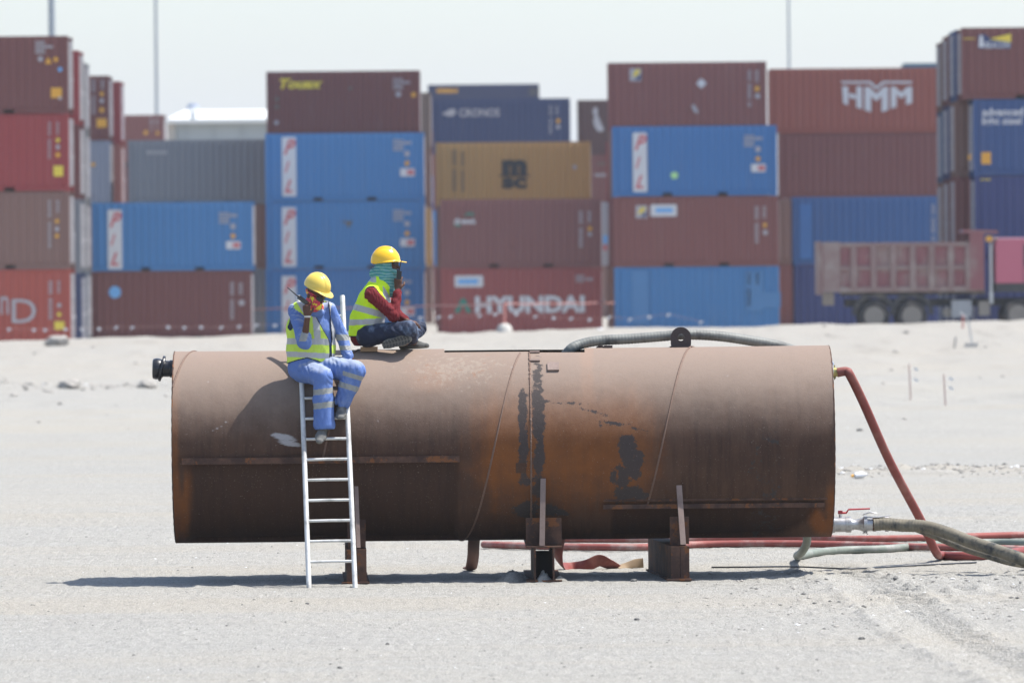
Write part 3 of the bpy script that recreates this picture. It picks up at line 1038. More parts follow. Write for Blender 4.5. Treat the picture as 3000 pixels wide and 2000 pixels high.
# ------------------------------------------------------------------ steel tank
A = at(515, 1307, 70.07)
B = at(2429, 1294, 70.15)
TC = (A + B) / 2
TL = (B - A).length
R = 0.962
RZ = math.atan2(B.y - A.y, B.x - A.x)
tank = empty('steel_tank', (TC.x, TC.y, 0), RZ)
tag(tank, 'large rusty brown cylindrical steel tank lying on its side on steel beams', 'tank')
TZ = TC.z


def tl(px, th=None, py=None):
    """tank-local x of a photo column"""
    return at(px, 1300, 70.1 - R * 0.8).x - TC.x


# material ----------------------------------------------------------
m = NT('rusty tank steel')
v = m.coord()
sep = m.n('SeparateXYZ', i0=v)
at_ = lambda n_: m.n('Attribute', {'attribute_name': n_}).outputs['Fac']
n_big = m.noise(v, 1.1, 7, 0.65)
n_mid = m.noise(v, 5.5, 8, 0.68)
n_fin = m.noise(v, 42.0, 5, 0.7)
streak = m.noise(m.coord((9.0, 1.2, 0.7)), 1.7, 6, 0.65)
base = m.mix(m.step(n_big, 0.3, 0.7), (0.062, 0.034, 0.023), (0.095, 0.052, 0.034))
base = m.mix(m.math('MULTIPLY', m.step(streak, 0.42, 0.68), 0.5), base, (0.036, 0.022, 0.017))
base = m.mix(m.math('MULTIPLY', m.step(n_mid, 0.52, 0.72), 0.35), base, (0.085, 0.040, 0.022))
om = m.math('ADD', at_('orange'), m.math('MULTIPLY', m.math('SUBTRACT', m.math('MULTIPLY_ADD', streak, 0.6, m.math('MULTIPLY', n_mid, 0.4)), 0.5), 1.3))
base = m.mix(m.math('MULTIPLY', m.step(om, 0.25, 1.15), 0.88), base, m.mix(n_mid, (0.135, 0.048, 0.015), (0.25, 0.088, 0.022)))
base = m.mix(m.math('MULTIPLY', at_('recess_dark'), m.math('MULTIPLY_ADD', n_big, 0.9, 0.1)), base, (0.030, 0.017, 0.013))  # darker brown inside the inset lower panels
# pale sand dust that settled on the upper side
dust = m.step(m.math('ADD', sep.outputs[2], m.math('MULTIPLY', m.math('SUBTRACT', n_mid, 0.5), 0.35)), TZ - 0.05, TZ + 0.80)
base = m.mix(m.math('MULTIPLY', dust, 0.78), base, (0.275, 0.212, 0.170))
cr = m.math('ADD', at_('crust'), m.math('MULTIPLY', m.math('SUBTRACT', m.noise(v, 16.0, 9, 0.78), 0.5), 2.4))
base = m.mix(m.math('MULTIPLY', m.step(cr, 0.62, 0.8), 0.5), base, m.mix(m.step(m.noise(v, 7.0, 8, 0.75), 0.52, 0.60), (0.30, 0.25, 0.20), (0.24, 0.115, 0.065)))
dm = m.math('ADD', at_('dark'), m.math('MULTIPLY', m.math('SUBTRACT', m.noise(v, 10.0, 10, 0.78), 0.5), 2.6))
base = m.mix(m.math('MULTIPLY', m.step(dm, 0.46, 0.60), 0.92), base, m.mix(n_fin, (0.038, 0.034, 0.034), (0.060, 0.053, 0.052)))
ch = m.math('ADD', at_('chalk'), m.math('MULTIPLY', m.math('SUBTRACT', m.noise(m.coord((2, 2, 9)), 9.0, 6, 0.7), 0.5), 1.0))
base = m.mix(m.math('MULTIPLY', m.step(ch, 0.5, 0.95), 0.75), base, (0.40, 0.39, 0.39))
base = m.mix(m.math('MULTIPLY', m.step(m.noise(v, 70.0, 2), 0.66, 0.72), 0.35), base, (0.30, 0.24, 0.20))
bh = m.math('ADD', m.math('MULTIPLY', n_fin, 0.5), m.math('MULTIPLY', n_mid, 0.8))
bh = m.math('ADD', bh, m.math('MULTIPLY', m.noise(v, 120.0, 3, 0.7), 0.35))
m.bump(bh, 0.45, 0.012)
M['tank'] = m.out(Base_Color=base, Roughness=0.8, Metallic=0.0, Specular_IOR_Level=0.12)

m = NT('rusty structural steel')
v = m.coord((1, 1, 1), True)
c = m.mix(m.step(m.noise(v, 4.0, 8, 0.7), 0.4, 0.62), (0.055, 0.033, 0.026), (0.115, 0.062, 0.042))
c = m.mix(m.math('MULTIPLY', m.step(m.noise(v, 7.5, 6, 0.7), 0.55, 0.61), 0.75), c, (0.20, 0.075, 0.024))
c = m.mix(m.math('MULTIPLY', m.step(m.noise(v, 6.0, 8, 0.7), 0.60, 0.66), 0.6), c, (0.055, 0.05, 0.048))
m.bump(m.noise(v, 50.0, 5, 0.7), 0.4, 0.008)
M['beam'] = m.out(Base_Color=c, Roughness=0.8, Specular_IOR_Level=0.15)
M['weld'] = simple('weld bead', (0.15, 0.088, 0.060), 0.7, 0, 0.4, 30, 0.5, 90)
M['void'] = simple('black steel interior', (0.012, 0.010, 0.009), 0.9, 0, 0.2, 5)  # near-black: tank inside, and the shade painted into the open support

M['bar'] = simple('mill scale flat bar', (0.20, 0.14, 0.115), 0.65, 0, 0.3, 7, 0.3, 50, dirt=(0.10, 0.065, 0.05), dirt_amt=0.6)
# shell --------------------------------------------------------------
xh0, xh1, xh2 = tl(1302), tl(1550), tl(1716)
th_n0, th_n1, th_f = math.radians(14.6), math.radians(16.4), math.radians(-11.5)
xs_ = np.unique(np.concatenate([np.linspace(-TL / 2, xh0, 62), np.linspace(xh0, xh1, 34), np.linspace(xh1, xh2, 24), np.linspace(xh2, TL / 2, 100)]))
ths = np.unique(np.concatenate([np.linspace(-math.pi, th_f, 70), np.linspace(th_f, th_n0, 14), [th_n1], np.linspace(th_n1, math.pi, 220)]))


SHELL = {}
TT_LOW = 3.0


def on_z(py, px):
    z = TZ
    for _ in range(6):
        sn = max(-0.999, min(0.999, (z - TZ) / R))
        z = at(px, py, TC.y - R * math.sqrt(1 - sn * sn)).z
    return z


def shell_mesh(rad, name, mat, bumpy=True):
    XX, TT = np.meshgrid(xs_, ths, indexing='ij')
    rr = np.full(XX.shape, rad)
    if bumpy:
        rr = rr + 0.0035 * vnoise(XX * 0.9 + 20, TT * 1.6 + 20, 31) * 2
    # inset lower panels under the two ledges
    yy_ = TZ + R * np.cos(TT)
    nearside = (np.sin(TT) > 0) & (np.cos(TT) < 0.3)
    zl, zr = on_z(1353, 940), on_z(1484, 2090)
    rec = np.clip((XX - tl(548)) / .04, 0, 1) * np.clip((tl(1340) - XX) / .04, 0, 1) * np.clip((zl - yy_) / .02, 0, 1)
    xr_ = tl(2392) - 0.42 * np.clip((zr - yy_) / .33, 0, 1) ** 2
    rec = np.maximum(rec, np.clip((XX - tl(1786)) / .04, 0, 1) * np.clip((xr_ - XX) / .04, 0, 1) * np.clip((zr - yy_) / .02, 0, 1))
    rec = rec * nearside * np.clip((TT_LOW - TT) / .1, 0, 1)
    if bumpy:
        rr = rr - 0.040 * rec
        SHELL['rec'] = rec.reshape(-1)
    co = np.stack([XX, -rr * np.sin(TT), TZ + rr * np.cos(TT)], -1)
    n1, n2 = XX.shape
    ii = np.arange(n1 * n2).reshape(n1, n2)
    q = np.stack([ii[:-1, :-1], ii[:-1, 1:], ii[1:, 1:], ii[1:, :-1]], -1)
    cx = (xs_[:-1] + xs_[1:]) / 2
    ct = (ths[:-1] + ths[1:]) / 2
    CX, CT = np.meshgrid(cx, ct, indexing='ij')
    hole = (CT > th_f) & (((CX > xh0) & (CX < xh1) & (CT < th_n0)) | ((CX >= xh1) & (CX < xh2) & (CT < th_n1)))
    q = q[~hole].reshape(-1, 4)
    if not bumpy: q = q[:, ::-1]
    return np_mesh(name, co.reshape(-1, 3), q, [mat]), co.reshape(-1, 3)


shell, sco = shell_mesh(R, 'shell', M['tank'])
wx = TC.x + sco[:, 0]
PX, PY = proj(wx, TC.y + sco[:, 1], sco[:, 2])
front = (sco[:, 1] < 0).astype(float)


def ell(cx, cy, rx, ry, soft=0.35, rot=0.0, k=1.0):
    soft = soft * k
    c_, s_ = math.cos(rot), math.sin(rot)
    dx, dy = PX - cx, PY - cy
    u, v_ = (dx * c_ + dy * s_) / rx, (-dx * s_ + dy * c_) / ry
    return np.clip((1 + soft - np.sqrt(u * u + v_ * v_)) / (2 * soft), 0, 1) * front


def band(p, a, b, soft):
    return np.clip((p - a) / soft, 0, 1) * np.clip((b - p) / soft, 0, 1)


orange = 0.98 * band(PX, 1290, 2010, 150) * np.clip((PY - 1000) / 200, 0, 1) * np.clip((1600 - PY) / 220, 0.05, 1)  # rust orange; fading it low down puts the underside's shade into colour
orange = np.maximum(orange, 0.95 * band(PX, 1690, 1745, 12) * np.clip((1300 - PY) / 80, 0, 1) * front)
orange = np.maximum(orange, 0.9 * ell(1260, 1110, 90, 45, 0.6))
orange = np.maximum(orange, 0.9 * ell(545, 1470, 20, 110, 0.5, 0.06))
orange = np.maximum(orange, 0.45 * band(PX, 500, 1300, 200) * np.clip((PY - 1240) / 150, 0, 1) * 0.6)
orange = np.maximum(orange, 0.95 * ell(2395, 1530, 28, 50, 0.5, -0.5))
orange = np.maximum(orange, 0.8 * np.clip((PX - 2408) / 15, 0, 1) * np.clip((PY - 1350) / 100, 0, 1))
orange = np.maximum(orange, 0.8 * (1 - np.clip((PX - 520) / 14, 0, 1)) * front)
dark = np.zeros(len(sco))
for a in [(1572, 1140, 16, 90, .3), (1530, 1320, 14, 75, .3), (1577, 1340, 15, 55, .3), (1575, 1230, 17, 70, .3), (1528, 1200, 12, 80, .3),
          (1540, 1412, 20, 12, .4), (1575, 1425, 16, 30, .4), (1547, 1492, 40, 22, .4), (1612, 1495, 40, 14, .4),
          (1838, 1315, 26, 38, .3), (1850, 1365, 26, 40, .3), (1822, 1400, 16, 40, .35), (1870, 1345, 14, 26, .4), (1838, 1440, 34, 18, .4),
          (1815, 1448, 16, 22, .4), (1868, 1452, 22, 12, .4), (1795, 1395, 10, 18, .5), (1600, 1175, 14, 5, .6), (1640, 1180, 50, 4, .8, .03),
          (1735, 1205, 30, 4, .8, .3), (1755, 1240, 4, 16, .8), (1800, 1240, 40, 5, .8, .12), (1855, 1255, 30, 5, .8, .25)]:
    dark = np.maximum(dark, ell(a[0], a[1], a[2] * 1.1, a[3] * 1.1, a[4], a[5] if len(a) > 5 else 0, 2.0))
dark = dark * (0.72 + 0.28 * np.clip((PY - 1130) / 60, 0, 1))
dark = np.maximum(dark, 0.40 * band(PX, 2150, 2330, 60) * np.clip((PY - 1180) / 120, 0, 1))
chalk = np.maximum(ell(828, 1280, 46, 12, .5, .22), ell(845, 1298, 42, 10, .5, .18))
for a in [(632, 1255, 40, 5, .7, -.4), (660, 1235, 22, 4, .7, -.5), (605, 1118, 8, 8, .7), (563, 1118, 7, 10, .7), (1103, 1232, 12, 5, .7, .7),
          (2130, 1100, 12, 5, .7, -.4), (1500, 1075, 10, 5, .8)]:
    chalk = np.maximum(chalk, 0.75 * ell(*a))
crust = np.maximum.reduce([0.75 * ell(1330, 1085, 200, 75, .8), 0.6 * ell(1420, 1060, 120, 50, .8), 0.5 * ell(1780, 1090, 260, 90, .9), 0.4 * ell(1150, 1080, 150, 60, .9)])
for nme, arr in (('recess_dark', SHELL['rec']), ('orange', orange), ('dark', dark), ('chalk', chalk), ('crust', crust)):
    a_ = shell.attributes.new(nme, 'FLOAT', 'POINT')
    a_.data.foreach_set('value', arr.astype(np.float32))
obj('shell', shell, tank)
inner, _ = shell_mesh(R - 0.052, 'inner_wall', M['void'], False)
obj('inner_wall', inner, tank)
for sx in (-1, 1):
    mb = MB().lathe((sx * (TL / 2 - 0.012), 0, TZ), (sx, 0, 0), [(-0.012, R - 0.02), (0.0, R - 0.02)], 96)
    mb.build('end_cap', M['beam'], tank, True)
    ring = [(sx * (TL / 2 + 0.002 + 0.0015 * math.sin(k * 2.7)), -(R - 0.004 + 0.002 * math.sin(k * 1.9)) * math.sin(2 * math.pi * k / 120),
             TZ + (R - 0.004 + 0.002 * math.sin(k * 1.9)) * math.cos(2 * math.pi * k / 120)) for k in range(121)]
    MB().tube(ring, 0.0075, 6, up=(sx, 0, 0)).build('rim_weld', M['beam'], tank, True)

# helical seams and the girth weld
for top in (560, 1050, 1545, 2035):
    x0 = tl(top); x1 = x0 - 0.68
    P = []
    for k in range(81):
        th = math.radians(-20) + k / 80 * math.radians(215)
        x = x0 + (x1 - x0) * (th / math.pi)
        if x < -TL / 2 or x > TL / 2 or (th < th_n1 and xh0 < x < xh2): continue
        zz_ = TZ + R * math.cos(th)
        if (tl(548) < x < tl(1340) and zz_ < on_z(1353, 940)) or (tl(1786) < x < tl(2392) and zz_ < on_z(1484, 2090)): break
        P.append((x, -(R + 0.001) * math.sin(th), TZ + (R + 0.001) * math.cos(th)))
    MB().tube(P, 0.0095, 6).build('spiral_seam', M['weld'], tank, True)
rw = random.Random(3)
P, rr = [], []
for k in range(260):
    th = th_n1 + 0.01 + k / 259 * (math.pi * 0.98 - th_n1)
    P.append((tl(1552) + rw.uniform(-.002, .002), -(R + .002) * math.sin(th), TZ + (R + .002) * math.cos(th)))
    rr.append(0.010 + rw.uniform(-0.004, 0.004))
MB().tube(P, rr, 6).build('girth_weld', M['weld'], tank, True, 80)


def on_tank(px, py, off=0.0):
    """tank-local point and outward normal on the near surface"""
    x = tl(px)
    zz = CAM_Z - (py - 730 + 0.009 * (px - 1500)) / (F_PX / 69.3)
    sn = max(-0.999, min(0.999, (zz - TZ) / R))
    for _ in range(4):
        Y = TC.y - R * math.sqrt(1 - sn * sn)
        zz = at(px, py, Y).z
        sn = max(-0.999, min(0.999, (zz - TZ) / R))
    n_ = Vector((0, -math.sqrt(1 - sn * sn), sn))
    return Vector((x, 0, TZ)) + n_ * (R + off), n_


# ledges
for x0, x1, py, hgt, prot in ((532, 1343, 1347, 0.062, 0.05), (1763, 2412, 1481, 0.045, 0.055)):
    a, n_ = on_tank((x0 + x1) / 2, py)
    mb = MB().bbox(tl(x0), tl(x1), a.y - prot, a.y + 0.03, a.z - hgt / 2, a.z - hgt / 2 + 0.012)
    mb.bbox(tl(x0), tl(x1), a.y - prot, a.y - prot + 0.012, a.z - hgt / 2 + .012, a.z + hgt / 2)
    mb.bbox(tl(x0), tl(x1), a.y - prot + .012, a.y + 0.03, a.z + hgt / 2 - 0.014, a.z + hgt / 2 - 0.002)
    mb.build('ledge_bar', M['beam'], tank)
a, n_ = on_tank(2090, 1463)
MB().tube([(tl(1765), a.y, a.z), (tl(2420), a.y, a.z)], 0.012, 8).build('seal_weld', M['beam'], tank, True)
# small plate and clips
for px, py, wd, hh, th_ in ((1621, 1076, 0.115, 0.075, 0.022), (1568, 1034, 0.10, 0.012, 0.02), (1568, 1058, 0.10, 0.014, 0.022), (1522, 1370, 0.10, 0.10, 0.006)):
    a, n_ = on_tank(px, py)
    ang = math.atan2(n_.z, -n_.y)
    MB().box((0, 0, 0), (wd, th_, hh / max(0.45, math.cos(ang)))).build('welded_plate', M['bar'] if px != 1522 else M['tank'], tank, loc=a + n_ * th_ * 0.4, rot=(-ang, 0, 0))

# lifting lugs
def lug(px, wd, hh, y, hole):
    x = tl(px)
    base = TZ + math.sqrt(R * R - y * y) - 0.02
    r = wd / 2
    ctr = (x, base + hh - r + 0.02)
    n = 24
    out, inn = [], []
    for k in range(n):
        t = 2 * math.pi * k / n
        cx_, sz = math.cos(t), math.sin(t)
        if sz >= 0: o_ = (r * cx_, r * sz)
        else:
            q = (hh - r) / max(1e-6, -sz)
            q2 = r / max(1e-6, abs(cx_))
            q = min(q, q2)
            o_ = (q * cx_, q * sz)
        out.append(o_); inn.append((hole * cx_, hole * sz))
    mb = MB()
    for dy, fl in ((-0.02, 1), (0.02, 0)):
        P = [(ctr[0] + a[0], y + dy, ctr[1] + a[1]) for a in out] + [(ctr[0] + a[0], y + dy, ctr[1] + a[1]) for a in inn]
        mb.add(P, [((k, (k + 1) % n, n + (k + 1) % n, n + k) if fl else (k, n + k, n + (k + 1) % n, (k + 1) % n)) for k in range(n)])
    for ring_ in (out, inn):
        P = [(ctr[0] + a[0], y + dy, ctr[1] + a[1]) for dy in (-0.02, 0.02) for a in ring_]
        mb.add(P, [(k, (k + 1) % n, n + (k + 1) % n, n + k) for k in range(n)])
    mb.bbox(x - wd * 0.55, x + wd * 0.55, y - 0.05, y + 0.05, base - 0.01, base + 0.028)
    return mb.build('lifting_lug', M['lugm'], tank)


M['lugm'] = simple('dark lug steel', (0.045, 0.030, 0.027), 0.7, 0, 0.3, 9, 0.4, 60)
lug(2003, 0.205, 0.20, -0.02, 0.036)
lug(1768, 0.11, 0.13, 0.45, 0.025)
MB().bbox(tl(1775), tl(1800), -0.05, 0.05, TZ + R - 0.01, TZ + R + 0.022).build('lug_foot', M['lugm'], tank)

# supports: beams under the tank, saddle plates and raking flat bars
def support(px, yaw, wd, kind, bar, pw):
    x = tl(px)
    top = TZ - R - 0.022
    mb = MB()
    Ry = Matrix.Rotation(yaw, 3, 'Z')
    hw, y0, y1 = wd / 2, -1.13, 1.13
    L_ = y1 - y0
    def bx(cx, cz, dx, dz, dy=L_, cy=0.0):
        mb.box(Vector((x, y0, 0)) + Ry @ Vector((cx, dy / 2 + cy, cz)), (dx, dy, dz), Ry)
    if kind == 'open':
        bx(0, 0.012, wd * 1.9, 0.016)
        bx(0, top - 0.008, wd * 1.9, 0.016)
        bx(-hw, top / 2, 0.018, top - 0.04)
        bx(hw, top / 2, 0.018, top - 0.04)
        mb.build('support_beam', M['beam'], tank)
        mb = MB()
        mb.box(Vector((x, y0 + 0.3, 0.165)), (wd - 0.022, 0.02, 0.27))  # near-black sheet: shade of the hollow beam put into its colour
        mb.build('shade_panel', M['void'], tank)
    else:
        bx(-hw * 0.5, top / 2, hw - .004, top - 0.03)
        bx(hw * 0.5, top / 2, hw - .004, top - 0.03, L_, 0.004)
        bx(0, 0.010, wd * 1.25, 0.016)
        mb.build('support_beam', M['beam'], tank)
        MB().box(Vector((x - 0.02, y0 - 0.0, 0.012)), (wd * 1.3, 0.14, 0.02)).build('foot_plate', M['beam'], tank)
    # saddle plate
    MB().bbox(x - pw / 2, x + pw / 2, -0.95, -0.935, top + 0.002, top + 0.275).build('saddle_plate', M['beam'], tank)
    # raking bar
    bt, bw, lean = bar
    p0, p1 = Vector((x + lean, -1.11, top + 0.003)), Vector((x, -0.925, bt))
    d = p1 - p0
    rot = d.to_track_quat('Z', 'Y').to_matrix()
    MB().box((p0 + p1) / 2, (bw, 0.016, d.length), rot).build('raking_bar', M['bar'], tank)
    # web between bar and saddle
    mb = MB()
    mb.loft([[(x - 0.006, -1.10, top + .01), (x - .006, -.94, top + .01), (x - .006, -.93, bt - .03)],
             [(x + 0.006, -1.10, top + .01), (x + .006, -.94, top + .01), (x + .006, -.93, bt - .03)]])
    mb.build('gusset', M['beam'], tank)


support(1040, 0.02, 0.20, 'box', (0.96, 0.040, 0.02), 0.18)
support(1587, 0.0, 0.185, 'open', (1.02, 0.052, -0.02), 0.355)
support(1984, 0.07, 0.185, 'box', (0.94, 0.055, 0.03), 0.19)

# black hose spout on the left end
bl = empty('hose_spout', (0, 0, 0))
bl.parent = tank
bl.name = 'hose_spout'
o_ = at(516, 1080, 70.1)
ox, ozz = -TL / 2, o_.z
MB().lathe((ox, 0, ozz), (-1, 0, 0.02), [(-.01, .088), (.05, .088), (.052, .082), (.12, .082), (.125, .09), (.13, .09)], 28).build('spout_neck', M['black_rubber'], bl, True)
MB().lathe((ox - .115, 0, ozz), (-1, 0, 0.22), [(0, .10), (.004, .128), (.016, .132), (.03, .128), (.034, .10)], 32).build('spout_flange', M['black_rubber'], bl, True)
MB().lathe((ox - .13, 0, ozz), (-1, 0, 0.03), [(0, .095), (.03, .106), (.06, .108), (.088, .100), (.096, .088), (.096, .074), (.04, .070)], 32).build('spout_collar', M['black_rubber'], bl, True)

# upper right coupling
uc = empty('hose_coupling', (0, 0, 0)); uc.parent = tank
o_ = at(2425, 1090, 70.1); oz = o_.z; ex = TL / 2
MB().lathe((ex - 0.03, 0, oz), (1, 0, -0.03), [(-.03, .07), (0, .082), (.03, .082), (.032, .074), (.06, .074), (.065, .08), (.075, .08), (.078, .05)], 28).build('coupling_body', M['zinc'], uc, True)
MB().tube([(ex, 0, oz + .07), (ex + 0.01, 0, oz + .10), (ex + .04, 0, oz + .097), (ex + .055, 0, oz + .06)], [.008, .012, .012, .008], 8).build('coupling_lever', M['zinc'], uc, True)
MB().lathe((ex + 0.045, 0, oz), (1, 0, -.03), [(0, .052), (.025, .052), (.026, .045), (.045, .045), (.046, .05), (.066, .05), (.067, .044), (.075, .044)], 24).build('hose_clamp', M['brass'], uc, True)
MB().tube([(ex + .055, -.02, oz - .045), (ex + .06, -.03, oz - .075), (ex + .07, -.02, oz - .05)], .008, 6).tube([(ex + .05, -.02, oz + .05), (ex + .06, -.02, oz + .07)], .009, 6).build('clamp_bolt', M['brass'], uc, True)

M['fitting'] = simple('scuffed silver fitting', (0.42, 0.42, 0.42), 0.38, 0.6, 0.25, 25, dirt=(0.2, 0.18, 0.15), dirt_amt=0.6)
# lower right valve
lv = empty('outlet_valve', (0, 0, 0)); lv.parent = tank
o_ = at(2431, 1537, 70.1); oz2 = o_.z
k_ = 1 / 291.0
prof = [(-.02, .07), (.015, .07), (.016, .083), (.05, .083), (.052, .074), (.16, .074), (.162, .080), (.215, .080), (.217, .06), (.25, .05), (.30, .058), (.34, .075), (.342, .09), (.375, .09), (.377, .07), (.41, .068), (.47, .072)]
MB().lathe((ex, 0, oz2), (1, 0, 0.0), prof, 28).build('valve_body', M['fitting'], lv, True)
hx0 = ex + (2462 - 2431) * k_
MB().cyl((hx0, 0, oz2 + .07), (hx0, 0, oz2 + .105), .014).build('valve_stem', M['zinc'], lv, True)
M['handle'] = simple('red valve handle', (0.40, 0.035, 0.04), 0.45, 0, 0.1, 9)
mb = MB()
mb.box((hx0, 0, oz2 + .125), (.045, .035, .035))
mb.tube([(hx0 + .01, 0, oz2 + .118), (hx0 + .06, 0, oz2 + .118), (hx0 + .085, 0, oz2 + .152), (hx0 + .30, 0, oz2 + .158)], [.012, .011, .009, .008], 8)
mb.build('lever_handle', M['handle'], lv, False)
for (xa, za, xb, zb) in ((.33, .10, .47, .115), (.35, .075, .62, .092), (.33, -.085, .38, -.10)):
    MB().tube([(ex + xa, -.05, oz2 + za), (ex + (xa + xb) / 2, -.055, oz2 + (za + zb) / 2 + (.018 if xb < .5 else -.01)), (ex + xb, -.05, oz2 + zb)], [.012, .016, .006], 8, flat=0.55).build('cam_arm', M['fitting'], lv, True)
MB().lathe((ex + .43, 0, oz2), (1, 0, 0), [(0, .07), (.03, .072), (.03, .066), (.08, .064)], 20).build('hose_tail', M['beam'], lv, True)
MB().lathe((ex + .555, 0, oz2), (1, 0, 0), [(0, .07), (.003, .075), (.035, .075), (.038, .07)], 24).build('band_clamp', M['d_dim'], lv, True)

# ------------------------------------------------------------------ hoses
M['hose_red'] = simple('dusty red hose', (0.25, 0.072, 0.060), 0.65, 0, 0.2, 4, dirt=(0.38, 0.31, 0.27), dirt_amt=0.85, spec=.2)
M['hose_red2'] = simple('worn red hose', (0.21, 0.052, 0.045), 0.6, 0, 0.15, 4, dirt=(0.32, 0.17, 0.14), dirt_amt=0.5, spec=.2)
M['hose_grey'] = simple('grey corrugated hose', (0.15, 0.155, 0.14), 0.6, 0, 0.3, 7, dirt=(0.03, 0.03, 0.03), dirt_amt=0.95)
M['hose_olive'] = simple('dusty olive suction hose', (0.16, 0.14, 0.10), 0.75, 0, 0.3, 13, dirt=(0.03, 0.033, 0.033), dirt_amt=1.0)
M['hose_brown'] = simple('brown hose end', (0.13, 0.06, 0.045), 0.7, 0, 0.25, 6)


def hose(name, pts, r, mat, label, cat='hose', ribs=0.0, n=10, flat=1.0, ns=14, twist=0, grp=None, parent=None, up=(0, 0, 1)):
    P = spline(pts, n)
    if ribs:
        L_ = sum((P[i + 1] - P[i]).length for i in range(len(P) - 1))
        k = int(L_ / 0.011)
        acc, Q = [0], []
        for i in range(len(P) - 1): acc.append(acc[-1] + (P[i + 1] - P[i]).length)
        ai = np.linspace(0, acc[-1], k)
        PP = np.array([list(p) for p in P])
        Q = [Vector((np.interp(a, acc, PP[:, 0]), np.interp(a, acc, PP[:, 1]), np.interp(a, acc, PP[:, 2]))) for a in ai]
        rr = [r * (1 + ribs * math.cos(i * math.pi * 2 / 3.0)) for i in range(k)]
        P = Q
    else:
        rr = [r] * len(P)
    c0 = Vector(P[0])
    mb = MB().tube([p - c0 for p in P], rr, ns, flat=flat, twist=twist, up=up)
    o = mb.build(name, mat, parent, True, 60, loc=c0)
    if label: tag(o, label, cat, grp)
    return o


def G(px, py, r=0.045):      # on the ground, seen edge at py
    p = gp(px, py)
    return p + Vector((0, 0, r))


tw = lambda x, y, z: Vector((TC.x + x, TC.y + y, z))
hose('suction_hose', [tw(tl(1640), 0.1, TZ + .78), at(1668, 1026, 70.1), at(1702, 1008, 70.15), at(1760, 997, 70.2), at(1850, 992, 70.25), at(1950, 984, 70.3), at(2003, 980, 70.32),
                      at(2100, 984, 70.4), at(2200, 998, 70.5), at(2290, 1015, 70.6), at(2380, 1045, 70.8)], 0.051, M['hose_grey'],
     'grey ribbed hose lying over the top of the tank behind the lifting lug', 'hose', ribs=0.035, n=12)
hose('suction_hose', [tw(TL / 2 + .44, 0, oz2), tw(TL / 2 + .56, 0, oz2 + .005), at(2640, 1538, 70.1), at(2710, 1542, 70.05), at(2775, 1560, 69.9), at(2840, 1585, 69.8), at(2910, 1608, 69.6),
                      at(2980, 1632, 69.4), at(3060, 1662, 69.2), G(3160, 1700, .07), G(3400, 1705, .07)], 0.064, M['hose_olive'],
     'thick olive grey ribbed hose arching from the bottom valve to the ground', 'hose', ribs=0.03, n=12)
hose('suction_hose', [at(2690, 1550, 70.6), at(2745, 1572, 70.5), at(2820, 1604, 70.3), at(2890, 1626, 70.1), at(2960, 1646, 70.0), G(3040, 1668, .035), G(3200, 1680, .035)], 0.036, M['hose_olive'],
     'thinner dark hose running just below the thick olive hose at right', 'hose', ribs=0.03, n=10)
hose('layflat_hose', [tw(TL / 2 + .09, 0, oz - .003), at(2480, 1088, 70.1), at(2492, 1102, 70.1), at(2530, 1180, 70.4), at(2606, 1350, 71.2), at(2696, 1520, 72.1), at(2740, 1612, 72.5), G(2760, 1640), G(2830, 1641), G(2925, 1636),
                      G(3010, 1625), G(3150, 1610)], 0.046, M['hose_red2'], 'red hose slanting from the top right coupling down to the ground', 'hose', n=10)
hose('layflat_hose', [G(1418, 1607), G(1500, 1609), G(1700, 1615), G(1900, 1614), G(2050, 1606), G(2300, 1604), G(2500, 1608), G(2700, 1614), G(2900, 1618), G(3150, 1625)],
     0.046, M['hose_red'], 'long red hose on the ground with its end showing between the tank supports', 'hose', flat=0.85)
hose('layflat_hose', [G(1640, 1591), G(1900, 1592), G(2050, 1590), G(2300, 1586), G(2500, 1590), G(2700, 1588), G(2850, 1582), G(3000, 1578), G(3200, 1574)],
     0.043, M['hose_red'], 'rear red hose on the ground rising slightly toward the right edge', 'hose', flat=0.85)
hose('ribbed_pipe', [tw(tl(2375), 0.55, 0.50), at(2364, 1585, 71.1), at(2350, 1615, 71.6), G(2338, 1642, .04), G(2400, 1628, .04), G(2480, 1622, .04), G(2600, 1618, .04), G(2760, 1604, .04), G(2900, 1600, .04), G(3000, 1602, .04), G(3150, 1610, .04)],
     0.043, simple('pale green grey hose', (0.16, 0.18, 0.145), 0.6, 0, 0.25, 6, dirt=(0.30, 0.29, 0.26), dirt_amt=0.9),
     'grey green hose dropping from under the right end of the tank', 'hose')
hose('flat_hose', [tw(tl(1652), 0.3, 0.52), at(1636, 1590, 71.0), at(1634, 1625, 71.3), at(1645, 1655, 71.5), G(1675, 1667, .012), at(1720, 1655, 71.7), at(1755, 1641, 71.7),
                   at(1780, 1650, 71.7), at(1805, 1662, 71.8)], 0.062, M['hose_red2'], 'flat twisted red hose curling on the ground behind the middle support', 'hose', flat=0.16, twist=2.6)
hose('hose_end', [at(1800, 1664, 71.8), at(1830, 1658, 71.9), at(1860, 1650, 71.9), at(1885, 1648, 71.9)], 0.05, simple('torn hose lining', (0.24, 0.17, 0.10), 0.85, 0, 0.3, 8),
     'torn tan end of the flat red hose', 'hose', flat=0.25, twist=1.4)
hose('drain_flap', [tw(tl(1390), 0.45, 0.56), at(1388, 1590, 70.9), at(1386, 1630, 71.2), at(1380, 1662, 71.5), G(1372, 1670, .02)], 0.062, M['hose_brown'],
     'short rust brown hose hanging from under the tank left of the middle support', 'hose', flat=0.3)

